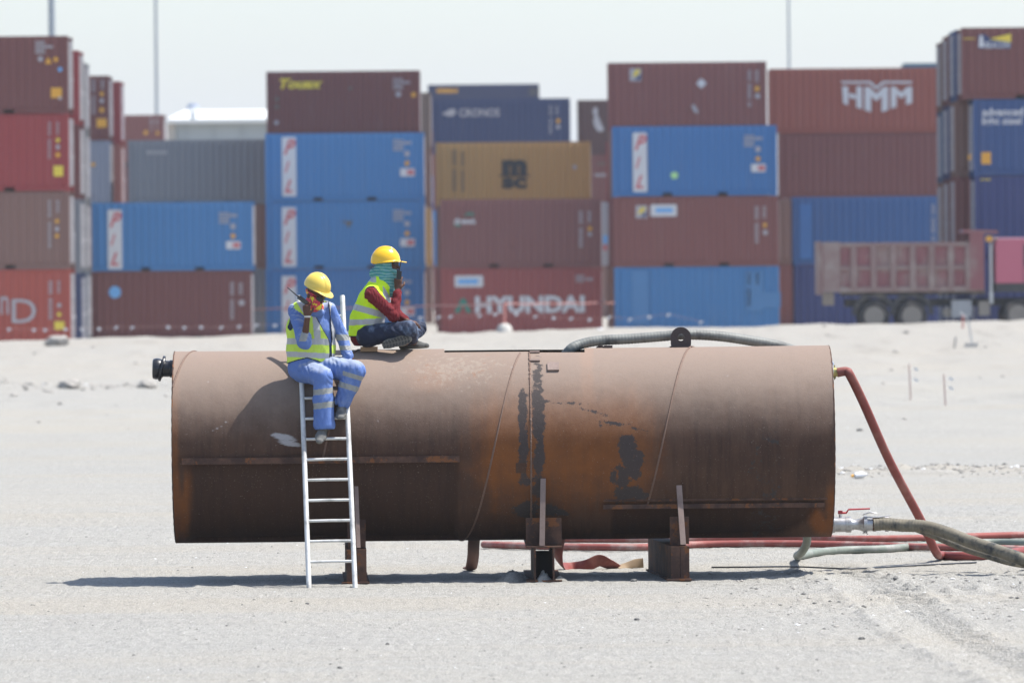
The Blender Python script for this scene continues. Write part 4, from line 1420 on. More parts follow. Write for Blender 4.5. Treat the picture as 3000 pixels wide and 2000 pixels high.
# dirt banked against the middle support
def mound(cx, cy, rx, ry, hh, seed):
    n, mgrid = 16, 10
    P, F = [], []
    rs = random.Random(seed)
    for i in range(mgrid + 1):
        for j in range(n):
            q = i / mgrid
            t = 2 * math.pi * j / n
            wob = 1 + 0.18 * math.sin(3 * t + seed) + 0.08 * rs.uniform(-1, 1)
            x, y = cx + rx * q * wob * math.cos(t), cy + ry * q * wob * math.sin(t)
            P.append((x, y, hh * (1 - q ** 1.6) * (1 + 0.2 * rs.uniform(-1, 1)) - 0.02 * q))
    for i in range(mgrid):
        for j in range(n):
            k = (j + 1) % n
            F.append((i * n + j, (i + 1) * n + j, (i + 1) * n + k, i * n + k))
    return MB().add(P, F)


for a in ((-0.30, -0.75, .20, .3, .10, 1), (0.0, -1.02, .10, .14, .10, 2), (0.17, -1.0, .10, .12, .05, 3)):
    xx = TC.x + tl(1587) + a[0]
    o = mound(0, 0, a[2], a[3], a[4], a[5]).build('dirt_heap', M['sand'], None, True, 80, loc=(xx, TC.y + a[1], gz(xx, TC.y + a[1])))
    tag(o, {1: 'dirt heap left of the middle tank support', 2: 'small dirt heap inside the hollow middle support', 3: 'small pale dirt heap right of the middle support foot'}[a[5]], 'dirt heap')

# ------------------------------------------------------------------ ladder
lad = empty('ladder', (0, 0, 0))
tag(lad, 'aluminium ladder leaning on the tank below the man in blue', 'ladder')
fl, fr = gp(905, 1722), gp(1041, 1720)
fl.y = fr.y = (fl.y + fr.y) / 2
fl.z, fr.z = gz(fl.x, fl.y) - .01, gz(fr.x, fr.y) - .01
lad.location = (fl + fr) / 2
wv = (fr - fl)
_c = Vector((TC.y - (fl.y + fr.y) / 2, TZ - (fl.z + fr.z) / 2))
LA = math.atan2(_c.y, _c.x) + math.asin((R + 0.045) / _c.length)
LLEN = 2.86 / math.sin(LA)
up = Vector((-0.040, math.cos(LA), math.sin(LA))).normalized()
loc_ = lad.location
tr = wv * 0.97
for s_ in (-0.5, 0.5):
    a, b = wv * s_, tr * s_ + up * LLEN
    rl = MB().tube([a, b], 0.0255, 14).build('rail', M['steel_alu'], lad, True)
for k in range(13):
    want = 1645 - 59.8 * k
    t0_, t1_ = 0.0, LLEN
    for _ in range(30):
        t = (t0_ + t1_) / 2
        q = loc_ + up * t
        if float(proj(q.x, q.y, q.z)[1]) > want: t0_ = t
        else: t1_ = t
    a, b = wv * -0.48 + up * t, wv * 0.48 + up * t
    b = b + Vector((0, 0, 0.006))
    mid = (a + b) / 2 + Vector((0, 0, 0.002))
    MB().tube([a, mid, b], 0.0145, 10).build('rung', M['steel_alu'], lad, True)

# ------------------------------------------------------------------ timber block
p2 = at(1081, 1010, 69.93)
tb = MB().bbox(-0.085, 0.085, -0.10, 0.10, 0, 0.048).build('timber_block', M['wood'], None, loc=(p2.x, 69.97, TZ + math.sqrt(R * R - .23 ** 2) + 0.012))
tag(tb, 'short timber block under the seat of the man in maroon', 'timber block')

# ------------------------------------------------------------------ barrier line
def post(px, pb, pt, lean, label, foot=1, big=0.0):
    g_ = gp(px, pb)
    hgt = (pb - pt) / (F_PX / g_.y)
    r = empty('barrier_post', g_)
    tag(r, label, 'barrier post', 'posts of the barrier line')
    MB().cyl((0, 0, 0), (lean, 0, hgt), 0.045 if not big else 0.05, 0.04, 10).build('pole', M['tape_red'], r, True)
    if foot:
        MB().lathe((0, 0, -0.03), (0, 0, 1), [(0, .26), (.16, .24), (.26, .17), (.3, .05)], 14).build('concrete_foot', M['concrete'], r, True)
    return g_ + Vector((lean, 0, hgt))


T = [post(430, 975, 905, -0.03, 'barrier post with pale footing left of the seated men'),
     post(1478, 972, 890, 0.0, 'barrier post with rounded concrete foot in front of the white letters'),
     post(2009, 950, 880, 0.0, 'barrier post with block foot before the repainted blue container'),
     post(2532, 946, 872, 0.0, 'thin barrier post in front of the dump truck rear wheel')]


def tape(a, b, width, sag, name, label, mats, step=0.45, cat='barrier tape'):
    r = empty(name, a)
    tag(r, label, cat, 'tapes of the barrier line')
    a, b = Vector((0, 0, 0)), b - a
    L_ = b.length
    k = max(2, int(L_ / step))
    for i in range(k):
        P = []
        for q in range(4):
            t = (i + q / 3) / k
            P.append(a.lerp(b, t) - Vector((0, 0, sag * 4 * t * (1 - t))) + Vector((0, .02 * math.sin(t * 31), .012 * math.sin(t * 47))))
        MB().tube(P, width / 2, 8, flat=0.08, up=(0, 1, 0)).build('tape_stripe', mats[i % len(mats)], r, True)


M['tape_fade'] = simple('faded pink tape', (0.34, 0.20, 0.18), 0.7, 0, 0.2, 4)
rw_ = [M['tape_red'], M['tape_fade']]
la = at(-60, 920, T[0].y)
tape(la, T[0], 0.045, 0.02, 'barrier_tape', 'thin reddish barrier tape running in from the left edge', rw_)
tape(T[0], T[1], 0.045, 0.06, 'barrier_tape', 'long reddish barrier tape behind the seated men', rw_)
tape(T[1], T[2], 0.045, 0.03, 'barrier_tape', 'reddish barrier tape from the white letters to the blue container', rw_)
tape(T[2], T[3], 0.11, 0.01, 'barrier_tape', 'pale double barrier tape ending at the truck rear wheel', [M['tape_white'], M['tape_red'], M['tape_white']])
M['tape_tan'] = simple('dusty tape', (0.42, 0.36, 0.30), 0.7, 0, 0.1, 4)
tape(T[3], at(2790, 872, T[3].y), 0.14, 0.0, 'barrier_tape', 'wide dusty barrier tape crossing below the truck bed', [M['tape_tan'], M['tape_white']], 0.8)
tape(at(2820, 917, T[3].y), at(3100, 914, T[3].y), 0.13, 0.0, 'barrier_tape', 'dusty barrier tape below the cab at the right edge', [M['tape_tan'], M['tape_white']], 0.8)
tag(MB().cyl((0, 0, 0), (0.02, 0, 0.42), 0.03).build('stub_post', M['tape_red'], None, True, loc=gp(2820, 962)), 'short red stub post under the tape near the truck cab', 'post')
# low line of rags, their white standing in for specular glints
rag = [(27, 961), (100, 963), (133, 963), (193, 961), (241, 961), (291, 960), (341, 956), (388, 956), (494, 955), (541, 956), (590, 955), (649, 956), (701, 953), (752, 949), (806, 950),
       (1232, 928), (1286, 926), (1321, 924), (1406, 922), (1451, 917), (1513, 917), (1569, 924), (1623, 928), (1674, 930), (1728, 933), (1786, 926), (1846, 933), (1903, 925), (1959, 919), (2054, 941)]
wl = empty('rag_line', at(27, 961, 217.0))
tag(wl, 'low string of rags, white to stand in for glints, in front of the container row', 'rag line')
prev = None
rr_ = random.Random(5)
for i, (x, y) in enumerate(rag):
    p = at(x, y, 217.0) - wl.location
    if prev is not None:
        MB().tube([prev, (prev + p) / 2 - Vector((0, 0, .02)), p], 0.004, 5).build('string', M['tape_fade'], wl, True)
    a_ = rr_.uniform(-.6, .6)
    MB().box(p - Vector((0, .02, .03)), (0.11, 0.02, 0.06), Matrix.Rotation(a_, 3, 'Y')).box(p - Vector((0.03, .04, .05)), (0.05, 0.02, 0.09), Matrix.Rotation(-a_, 3, 'Y')).build('rag', M['d_white'], wl)
    prev = p

# stakes and the fallen sign
for px, pb, pt, lab in ((2668, 1172, 1066, 'left thin red stake standing in the sand right of the tank'), (2770, 1187, 1096, 'right thin red stake standing in the sand right of the tank')):
    g_ = gp(px, pb)
    st_ = empty('marker_stake', g_)
    tag(st_, lab, 'stake', 'marker stakes in the sand')
    hgt = (pb - pt) / (F_PX / g_.y)
    MB().cyl((0, 0, 0), (-0.03, 0, hgt), 0.014, 0.012, 8).build('stick', M['tape_fade'], st_, True)
    for q in (0.55, 0.85):
        MB().box((0.12, 0, hgt * q), (0.10, 0.01, 0.05), Matrix.Rotation(.5, 3, 'Y')).tube([(0, 0, hgt * q), (.09, 0, hgt * q)], .004, 4).build('ribbon', M['d_white'], st_)
g_ = gp(2846, 1016)
fs = empty('fallen_sign', g_)
tag(fs, 'broken barrier frame with white strip and concrete block at far right', 'broken barrier')
ss_ = F_PX / g_.y
Q = lambda px, py: Vector(((px - 2846) / ss_, 0, (1016 - py) / ss_))
MB().tube([Q(2812, 912), Q(2830, 928), Q(2842, 944)], .06, 6, flat=.2).build('white_strip', M['d_white'], fs)
MB().tube([Q(2838, 940), Q(2848, 1010)], .022, 6).build('leg', M['galv'], fs)
MB().tube([Q(2800, 989), Q(2788, 1040) + Vector((0, -.8, .0))], .028, 6).build('leg', M['chassis'], fs)
MB().box((0, 0, .05), (.36, .4, .14)).build('concrete_block', M['concrete'], fs)

# ------------------------------------------------------------------ stones
def stone(px, py, size, label, mat='stone', seed=0, zs=0.6):
    rs = random.Random(seed + int(px))
    bm_v = []
    n, k = 9, 6
    rings = []
    for i in range(1, k):
        ph = math.pi * i / k
        rings.append([(size * math.sin(ph) * math.cos(2 * math.pi * j / n) * rs.uniform(.75, 1.15), size * math.sin(ph) * math.sin(2 * math.pi * j / n) * rs.uniform(.75, 1.15),
                       size * zs * math.cos(ph) * rs.uniform(.85, 1.1)) for j in range(n)])
    o = MB().loft(rings).build('stone', M[mat], None, loc=gp(px, py) + Vector((0, 0, size * zs * 0.4)))
    if label: tag(o, label, 'stone', 'loose stones on the sand')
    return o


for px, py, sz, lab, mt_ in (
        (1857, 1703, .035, 'fist sized grey stone between the middle and right supports', 'dark_stone'),
        (205, 1138, .30, 'pale boulder far away at the left of the tank', 'stone'), (430, 1136, .25, 'pale boulder just left of the tank far away', 'stone'),
        (170, 1012, .42, 'brownish rock on the berm near the left edge', 'stone'), (125, 990, .55, 'pale slab lump on the berm at the left edge', 'concrete'),
        (2518, 1262, .06, 'small dark stone right of the tank end', 'dark_stone'), (2568, 1612, .03, 'pebble below the bottom valve', 'dark_stone'),
        (995, 1988 - 30, .022, 'small stone at the bottom of the picture', 'dark_stone'), (1135, 1888, .02, 'pebble in the left foreground', 'dark_stone'),
        (1866, 1818, .026, 'pebble in the middle foreground', 'dark_stone'), (2524, 1872, .03, 'pebble beside the tyre track', 'dark_stone'),
        (2625, 1700, .03, 'dark clod above the tyre track', 'dark_stone'), (900, 1770, .02, 'dark pebble in front of the ladder feet', 'dark_stone'),
        (2520, 1392, .07, 'pale stone at the rubble streak right of the tank', 'concrete')):
    stone(px, py, sz, lab, mt_, zs=0.6)
_g = gp(2515, 1402)
pb_ = empty('plastic_bottle', _g + Vector((0, 0, .04)))
tag(pb_, 'crushed clear bottle with orange cap on the rubble streak right of the tank', 'bottle')
MB().lathe((-.06, 0, 0), (1, .2, .1), [(0, .03), (.01, .045), (.13, .045), (.17, .02), (.19, .02)], 12).build('bottle_body', M['d_white'], pb_, True)
MB().lathe((-.1, 0, 0), (1, .2, .1), [(0, .022), (.035, .022)], 10).build('bottle_cap', M['d_orange'], pb_, True)
hose('cable', [G(2085, 1664, .01), G(2200, 1663, .01), G(2330, 1664, .012), G(2500, 1668, .01), G(2680, 1661, .01), G(2860, 1650, .01)], 0.008, M['black_rubber'], 'thin dark cable lying on the sand in front of the right support', 'cable')
# gravel: countless grains, one object
rs = np.random.RandomState(11)
N = 5200
gxx = rs.uniform(-6, 6, N); gyy = 53 + (rs.rand(N) ** 1.3) * 35
sz = 0.004 + 0.011 * rs.rand(N) ** 4
k2 = 700
gxx[:k2] = rs.uniform(3.2, 8.5, k2); gyy[:k2] = 102 + rs.randn(k2) * 1.1; sz[:k2] = 0.012 + 0.034 * rs.rand(k2) ** 2
k3 = 300
gxx[k2:k2 + k3] = rs.uniform(-13, -4.5, k3); gyy[k2:k2 + k3] = 171 + rs.randn(k3) * 1.6; sz[k2:k2 + k3] = 0.02 + 0.06 * rs.rand(k3) ** 2
k4 = k2 + k3
k5 = 260
gxx[k4:k4 + k5] = rs.uniform(-20, 20, k5); gyy[k4:k4 + k5] = rs.uniform(120, 224, k5); sz[k4:k4 + k5] = 0.02 + 0.10 * rs.rand(k5) ** 3
k6 = k4 + k5
k7 = 700
gxx[k6:k6 + k7] = rs.uniform(1.8, 5.5, k7); gyy[k6:k6 + k7] = 60 + rs.rand(k7) * 10.5; sz[k6:k6 + k7] = 0.006 + 0.022 * rs.rand(k7) ** 3
gzz = height(gxx, gyy)
octv = np.array([(1, 0, 0), (0, 1, 0), (-1, 0, 0), (0, -1, 0), (0, 0, 1), (0, 0, -.5)], float)
V = octv[None] * sz[:, None, None] * (0.7 + 0.6 * rs.rand(N, 6, 3)) * np.array([1.1, 1.1, .5])
V = V + np.stack([gxx, gyy, gzz + sz * .2], -1)[:, None]
fo = np.array([(0, 1, 4), (1, 2, 4), (2, 3, 4), (3, 0, 4), (1, 0, 5), (2, 1, 5), (3, 2, 5), (0, 3, 5)])
Fg = (fo[None] + (np.arange(N) * 6)[:, None, None]).reshape(-1, 3)
mi_ = np.repeat(np.searchsorted([.5, .93], rs.rand(N)), 8)
gr = obj('gravel', np_mesh('gravel', V.reshape(-1, 3), Fg, [M['stone'], M['dark_stone'], M['d_white']], False, mi_))
tag(gr, kind='stuff')

# ------------------------------------------------------------------ dump truck
M['bed'] = simple('dusty maroon dump bed', (0.25, 0.095, 0.10), 0.75, 0, 0.15, 1.2, dirt=(0.30, 0.25, 0.215), dirt_amt=0.75)
M['bed_rib'] = simple('dusty bed ribs', (0.25, 0.165, 0.15), 0.8, 0, 0.15, 1.5, dirt=(0.34, 0.29, 0.25), dirt_amt=0.7)
M['cab'] = simple('red cab paint', (0.48, 0.12, 0.17), 0.35, 0, 0.08, 1)
M['glass'] = simple('cab glass', (0.03, 0.05, 0.07), 0.1, 0, 0.1, 1)
YT = 231.5
sT = F_PX / YT
gT = 0.45
trk = empty('dump_truck', (at(2640, 850, YT).x, YT + 1.25, gT))
tag(trk, 'dusty maroon dump truck with red cab parked before the containers at right', 'dump truck')
TX = lambda px: (px - 2640) / sT
TZZ = lambda py: at(2640, py, YT).z - gT
y0 = -1.25
zb, zt = TZZ(853), TZZ(716)
bed = empty('bed', (0, 0, 0)); bed.parent = trk
mb = MB()
mb.bbox(TX(2412), TX(2884), y0 + .10, y0 + .14, zb, zt)
mb.bbox(TX(2412), TX(2884), 1.10, 1.14, zb, zt)
mb.bbox(TX(2412), TX(2884), y0 + .14, 1.10, zb, zb + .06)
mb.bbox(TX(2872), TX(2884), y0 + .14, 1.10, zb + .06, zt + .38)
mb.build('bed_wall', M['bed'], bed)
for px in (2502, 2561, 2618, 2675, 2731, 2787, 2838):
    MB().bbox(TX(px) - .10, TX(px) + .10, y0 + .0, y0 + .098, zb + .02, zt - .03).build('rib', M['bed_rib'], bed)
for z_, h_ in ((zt, .14), ((zb + zt) / 2, .14), (zb + .06, .17)):
    MB().bbox(TX(2450), TX(2884), y0 + .03, y0 + .13, z_ - h_ / 2, z_ + h_ / 2).build('side_rail', M['bed_rib'], bed)
MB().bbox(TX(2412), TX(2462), y0 + .01, y0 + .097, zb, zt + .1).build('rear_panel', M['bed_rib'], bed)
MB().bbox(TX(2397), TX(2410), y0 + .05, 1.1, zb - .1, zt + .12).build('tailgate', M['bed_rib'], bed)
MB().bbox(TX(2842), TX(2884), y0 - .01, y0 + .10, zb + .04, zt + .36).build('headboard_post', M['bed'], bed)
MB().prism([(TX(2822), TZZ(684)), (TX(2928), TZZ(686)), (TX(2922), TZZ(677)), (TX(2826), TZZ(674))], y0 + .02, 1.1).build('canopy', M['bed'], bed)
MB().bbox(TX(2890), TX(2908), y0 - .02, y0 + .06, TZZ(710), TZZ(694)).build('marker_lamp', M['d_orange'], trk)
MB().bbox(TX(2410), TX(2444), y0 + .1, y0 + .4, zb - .45, zb - .02).build('mud_flap', simple('dusty flap', (.24, .2, .16), .9), trk)
MB().bbox(TX(2480), TX(3080), -.55, -.35, .82, 1.08).bbox(TX(2480), TX(3080), .35, .55, .82, 1.08).build('chassis_rail', M['chassis'], trk)
MB().bbox(TX(2470), TX(2890), -.9, .9, zb - .14, zb - .02).build('subframe', M['chassis'], trk)


def wheel(px, side):
    r = empty('wheel', (TX(px), side * 1.02, 0.52)); r.parent = trk
    MB().lathe((0, side * .17, 0), (0, -side, 0), [(.02, .33), (0, .36), (0, .48), (.04, .52), (.30, .52), (.34, .48), (.34, .36), (.32, .33)], 32, False).build('tyre', M['tyre'], r, True, 40)
    MB().lathe((0, side * .15, 0), (0, -side, 0), [(0, .37), (.03, .30), (.10, .26), (.10, .14), (0.03, .13), (0.03, .0)], 28).build('rim', simple('dusty rim', (.25, .22, .18), .8) if 'rim' not in M else M['rim'], r, True, 40)


M['rim'] = simple('dusty wheel rim', (0.24, 0.215, 0.185), 0.8, 0, 0.2, 4)
for px in (2561, 2672, 2984):
    for sd_ in (-1, 1): wheel(px, sd_)
for px in (2561, 2672):
    MB().tube([(TX(px) + .66 * math.cos(t), -1.04, .56 + .66 * math.sin(t)) for t in [math.pi * k / 10 for k in range(11)]], .10, 6, flat=.25, up=(0, 1, 0)).build('mudguard', M['chassis'], trk)
MB().bbox(TX(2788), TX(2846), y0 + .02, -.55, .45, 1.02).build('fuel_tank', simple('grey tank', (.30, .31, .32), .6), trk)
MB().cyl((TX(2777), -1.1, .62), (TX(2777), -.6, .62), .17, n=18).build('air_tank', M['rim'], trk, True)
MB().bbox(TX(2868), TX(2900), y0 + .05, -.6, .5, .98).build('battery_box', M['rim'], trk)
MB().cyl((TX(2905), -1.05, .9), (TX(2905), -1.05, TZZ(716)), .07, n=12).build('exhaust_stack', M['zinc'], trk, True)
# cab
x0, x1 = TX(2918), TX(2918) + 2.05
zc0, zc1 = TZZ(832), TZZ(703)
mb = MB()
pr = [(x0, zc0), (x1, zc0), (x1 + .04, zc0 + .55), (x1 - .30, zc1 - .12), (x1 - .55, zc1), (x0 + .1, zc1), (x0, zc1 - .12)]
mb.prism(pr, y0 + .03, 1.2)
mb.build('cab', M['cab'], trk)
MB().prism([(x0 + .06, zc1), (x1 - .5, zc1), (x1 - .55, zc1 + .05), (x0 + .12, zc1 + .05)], y0 + .08, 1.15).build('cab_roof_edge', simple('pale roof', (.62, .45, .46), .5), trk)
MB().bbox(x0 + .95, x1 - .35, y0 + .015, y0 + .028, zc0 + .55, zc1 - .2).build('side_window', M['glass'], trk)
MB().bbox(x0 + .92, x0 + .94, y0 + .02, y0 + .03, zc0, zc1 - .1).build('door_seam', M['chassis'], trk)
MB().bbox(x0, x1, y0 + .05, 1.15, zc0 - .30, zc0 - .005).build('cab_skirt', M['chassis'], trk)
MB().bbox(x1 - .3, x1 + .1, y0 + .02, 1.2, .35, zc0 - .31).build('bumper', M['cab'], trk)
MB().box((x1 + .02, y0 - .12, zc1 - .5), (.1, .18, .5)).build('mirror', M['chassis'], trk)

# ------------------------------------------------------------------ people: smooth surfaces from distance fields
F32 = np.float32


def surfnet(fn, lo, hi, h):
    """naive surface nets; fn(X,Y,Z)->distance (negative inside)"""
    ax = [np.arange(lo[i], hi[i] + h, h, dtype=F32) for i in range(3)]
    X, Y, Z = np.meshgrid(*ax, indexing='ij')
    v = fn(X, Y, Z).astype(F32)
    ins = v < 0
    nx_, ny_, nz_ = v.shape
    c8 = [(i, j, k) for i in (0, 1) for j in (0, 1) for k in (0, 1)]
    sl = lambda a, o: a[o[0]:nx_ - 1 + o[0], o[1]:ny_ - 1 + o[1], o[2]:nz_ - 1 + o[2]]
    cnt = sum(sl(ins, o).astype(np.int8) for o in c8)
    act = (cnt > 0) & (cnt < 8)
    ci = np.argwhere(act)
    idm = -np.ones(act.shape, np.int64)
    idm[act] = np.arange(len(ci))
    acc = np.zeros((len(ci), 3)); num = np.zeros(len(ci))
    vals = {o: v[ci[:, 0] + o[0], ci[:, 1] + o[1], ci[:, 2] + o[2]] for o in c8}
    for a in c8:
        for d in range(3):
            if a[d]: continue
            b = tuple(a[k] + (1 if k == d else 0) for k in range(3))
            va, vb = vals[a], vals[b]
            cr = (va < 0) != (vb < 0)
            t = np.where(cr, va / np.where(cr, va - vb, 1), 0)
            p = np.array(a, float)[None] + np.eye(3)[d][None] * t[:, None]
            acc += p * cr[:, None]; num += cr
    co = (ci + acc / num[:, None]) * h + np.array(lo)
    faces = []
    for d in range(3):
        o1, o2 = [k for k in range(3) if k != d]
        s0 = [slice(1, -1)] * 3; s1 = [slice(1, -1)] * 3
        s0[d] = slice(0, -1); s1[d] = slice(1, None)
        a, b = ins[tuple(s0)], ins[tuple(s1)]
        cr = np.argwhere(a != b)
        if not len(cr): continue
        off = np.ones(3, int); off[d] = 0
        e = cr + off
        sign = a[cr[:, 0], cr[:, 1], cr[:, 2]]
        def cell(u, w):
            q = e.copy(); q[:, o1] -= u; q[:, o2] -= w
            return idm[q[:, 0], q[:, 1], q[:, 2]]
        q = np.stack([cell(1, 1), cell(0, 1), cell(0, 0), cell(1, 0)], 1)
        flip = sign if d != 1 else ~sign
        q[~flip] = q[~flip][:, ::-1]
        faces.append(q)
    f = np.concatenate(faces)
    f = f[(f >= 0).all(1)]
    return co, f


def V3(p): return np.array([p[0], p[1], p[2]], F32)


def cap(P, a, b, ra, rb, flat=None):
    """tapered capsule; flat=(direction, factor) squashes it along a direction"""
    a, b = V3(a), V3(b)
    ab = b - a
    px_, py_, pz_ = P[0] - a[0], P[1] - a[1], P[2] - a[2]
    L2 = float(ab @ ab) + 1e-9
    t = np.clip((px_ * ab[0] + py_ * ab[1] + pz_ * ab[2]) / L2, 0, 1)
    dx, dy, dz = px_ - ab[0] * t, py_ - ab[1] * t, pz_ - ab[2] * t
    if flat:
        d_, k = V3(Vector(flat[0]).normalized()), 1.0 / flat[1] - 1.0
        c_ = (dx * d_[0] + dy * d_[1] + dz * d_[2]) * k
        dx, dy, dz = dx + c_ * d_[0], dy + c_ * d_[1], dz + c_ * d_[2]
    return np.sqrt(dx * dx + dy * dy + dz * dz) - (ra + (rb - ra) * t)


def elli(P, c, r, R3=None):
    x, y, z = P[0] - c[0], P[1] - c[1], P[2] - c[2]
    if R3 is not None:
        m_ = R3.transposed()
        x, y, z = (m_[0][0] * x + m_[0][1] * y + m_[0][2] * z, m_[1][0] * x + m_[1][1] * y + m_[1][2] * z, m_[2][0] * x + m_[2][1] * y + m_[2][2] * z)
    q = np.sqrt((x / r[0]) ** 2 + (y / r[1]) ** 2 + (z / r[2]) ** 2)
    return (q - 1) * min(r)


def smin(a, b, k=0.03):
    h = np.clip(0.5 + 0.5 * (b - a) / k, 0, 1)
    return b * (1 - h) + a * h - k * h * (1 - h)


def smax(a, b, k=0.01): return -smin(-a, -b, k)


def union(lst, k=0.03):
    o = lst[0]
    for x in lst[1:]: o = smin(o, x, k)
    return o


def folds(P, amp, f, seed, stretch=(1, 1, 1)):
    """soft cloth creases, irregular: each family only shows in patches"""
    rs_ = np.random.RandomState(seed)
    x, y, z = P[0] * stretch[0], P[1] * stretch[1], P[2] * stretch[2]
    out = 0
    wx_ = x + .018 * np.sin(z * 23 + seed) + .012 * np.sin(y * 31)
    wz_ = z + .016 * np.sin(x * 27 + 1.3 * seed)
    for i in range(5):
        d = rs_.randn(3); d /= np.linalg.norm(d)
        e = rs_.randn(3); e /= np.linalg.norm(e)
        ph, p2 = rs_.rand() * 6.28, rs_.rand() * 6.28
        ff = f * (.45 + .28 * i)
        u_ = (wx_ * d[0] + y * d[1] + wz_ * d[2]) * ff + ph
        mk = np.clip(.3 + np.sin((x * e[0] + y * e[1] + z * e[2]) * 19 + p2), 0, 1)
        out = out + (1 - 2 * np.abs(np.sin(u_))) * mk / (1 + 0.25 * i)
    return out * amp * .8


def bounds(pts, pad):
    a = np.array([list(p) for p in pts])
    return a.min(0) - pad, a.max(0) + pad


def skin(name, fn, lo, hi, h, mats, parent, base, classify=None, names=None, smooth=True):
    """build; classify(co_center)->material index / part index. names: part per index (None = same mesh)"""
    co, f = surfnet(lambda X, Y, Z: fn((X, Y, Z)), lo, hi, h)
    cen = co[f].mean(1)
    k = classify(cen) if classify is not None else np.zeros(len(f), int)
    objs = []
    par = parent
    for i, nm_ in enumerate(names or [name]):
        m_ = k == i
        if not m_.any():
            objs.append(None); continue
        ff = f[m_]
        used, inv = np.unique(ff, return_inverse=True)
        me = np_mesh(nm_, co[used] - np.array(base), inv.reshape(ff.shape), [mats[i]], smooth)
        o = obj(nm_, me, par)
        if i == 0: par = o
        objs.append(o)
    return objs


# materials
def cloth(name, col, var=0.12, bump=0.35, dirt=None, amt=0.3, rough=0.85, sheen=0.2, worn=None):
    m = NT(name)
    v = m.coord()
    c = m.mix(m.noise(v, 9, 5, .6), tuple(x * (1 - var) for x in col), tuple(min(1, x * (1 + var)) for x in col))
    if dirt: c = m.mix(m.math('MULTIPLY', m.step(m.noise(v, 6, 7, .7), .48, .72), amt), c, dirt)
    if worn:  # upward faces paler: sunlit highlight put into the colour, along with wash fade
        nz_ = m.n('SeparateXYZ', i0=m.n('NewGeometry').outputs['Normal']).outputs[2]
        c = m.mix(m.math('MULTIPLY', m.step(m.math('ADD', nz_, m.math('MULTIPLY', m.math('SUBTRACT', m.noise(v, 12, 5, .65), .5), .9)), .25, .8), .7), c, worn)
    m.bump(m.math('ADD', m.noise(m.coord((1, 1, .4)), 22, 4, .6, 1.5), m.math('MULTIPLY', m.noise(v, 90, 2), 0.15)), bump, 0.012)
    return m.out(Base_Color=c, Roughness=rough, Specular_IOR_Level=0.2)


M['skin'] = cloth('dark brown skin', (0.095, 0.045, 0.030), 0.12, 0.15, rough=0.5)
M['cov'] = cloth('blue coverall cloth', (0.10, 0.17, 0.40), 0.12, 0.5, (0.24, 0.29, 0.42), 0.6, worn=(0.33, 0.36, 0.42))  # pale tone paints the sunlit thigh tops, along with wash fade
M['hivis'] = cloth('yellow green vest cloth', (0.50, 0.66, 0.09), 0.08, 0.6, (0.34, 0.44, 0.10), 0.5)
M['hivis2'] = cloth('bright yellow vest cloth', (0.56, 0.80, 0.03), 0.06, 0.4)
M['reflect'] = cloth('grey reflective tape', (0.38, 0.385, 0.39), 0.1, 0.3, rough=0.45)
M['reflect2'] = cloth('dirty reflective tape', (0.27, 0.275, 0.26), 0.12, 0.3, rough=0.5)
M['edge'] = cloth('dark vest piping', (0.02, 0.03, 0.05))
M['maroon'] = cloth('maroon jersey', (0.135, 0.014, 0.018), 0.15, 0.45)
m = NT('washed denim')
v = m.coord()
c = m.mix(m.step(m.noise(v, 6.5, 6, .6), .50, .74), (0.010, 0.017, 0.042), (0.14, 0.19, 0.28))
m.bump(m.noise(m.coord((1, 1, 2)), 26, 4, .6, 1.0), .5, .012)
M['denim'] = m.out(Base_Color=c, Roughness=.85)
m = NT('teal striped scarf')
v = m.coord((0.45, 0.45, 1.0))
wv_ = m.n('TexWave', {'wave_type': 'BANDS', 'bands_direction': 'Z'}, Vector=v, Scale=10.0, Distortion=5.0, Detail=2.0, Detail_Scale=1.6).outputs['Fac']
c = m.mix(m.step(wv_, .45, .9), (0.065, 0.25, 0.245), (0.20, 0.38, 0.37))
m.bump(m.noise(m.coord(), 20, 4, .6, 1.5), .5, .012)
M['scarf'] = m.out(Base_Color=c, Roughness=.9)
m = NT('red and yellow printed mask')
v = m.coord()
n1 = m.noise(v, 17, 3, .6, .6)
n2 = m.noise(m.coord((1.3, 1, 1)), 23, 4, .7)
c = m.mix(m.step(m.noise(v, 40, 3, .6), .46, .52), (0.60, 0.05, 0.085), (0.45, 0.04, 0.07))
c = m.mix(m.step(n1, .53, .56), c, (0.72, 0.60, 0.03))
c = m.mix(m.step(n2, .62, .65), c, (0.015, 0.012, 0.02))
M['mask'] = m.out(Base_Color=c, Roughness=.85)
m = NT('yellow hard hat')
M['helm1'] = simple('pale yellow hard hat', (0.72, 0.52, 0.085), 0.30, 0, 0.05, 8, dirt=(0.55, 0.42, 0.12), dirt_amt=0.3)
M['helm2'] = simple('golden yellow hard hat', (0.80, 0.47, 0.016), 0.25, 0, 0.04, 8)
M['shades'] = simple('black sunglasses', (0.006, 0.006, 0.008), 0.08, 0, 0.1, 3)
M['shoe'] = simple('dusty grey work shoe', (0.10, 0.10, 0.095), 0.8, 0, 0.3, 20, 0.4, 60, dirt=(0.24, 0.23, 0.20), dirt_amt=0.6)
M['shoe2'] = simple('charcoal work shoe', (0.055, 0.055, 0.052), 0.8, 0, 0.3, 20, 0.4, 60, dirt=(0.2, 0.19, 0.17), dirt_amt=0.3)
M['sole'] = simple('dusty shoe sole', (0.16, 0.15, 0.125), 0.85, 0, 0.25, 20, 0.4, 60)
M['radio'] = simple('black radio plastic', (0.012, 0.012, 0.013), 0.4, 0, 0.2, 20)
M['wrist'] = cloth('white wristband', (0.55, 0.52, 0.48))


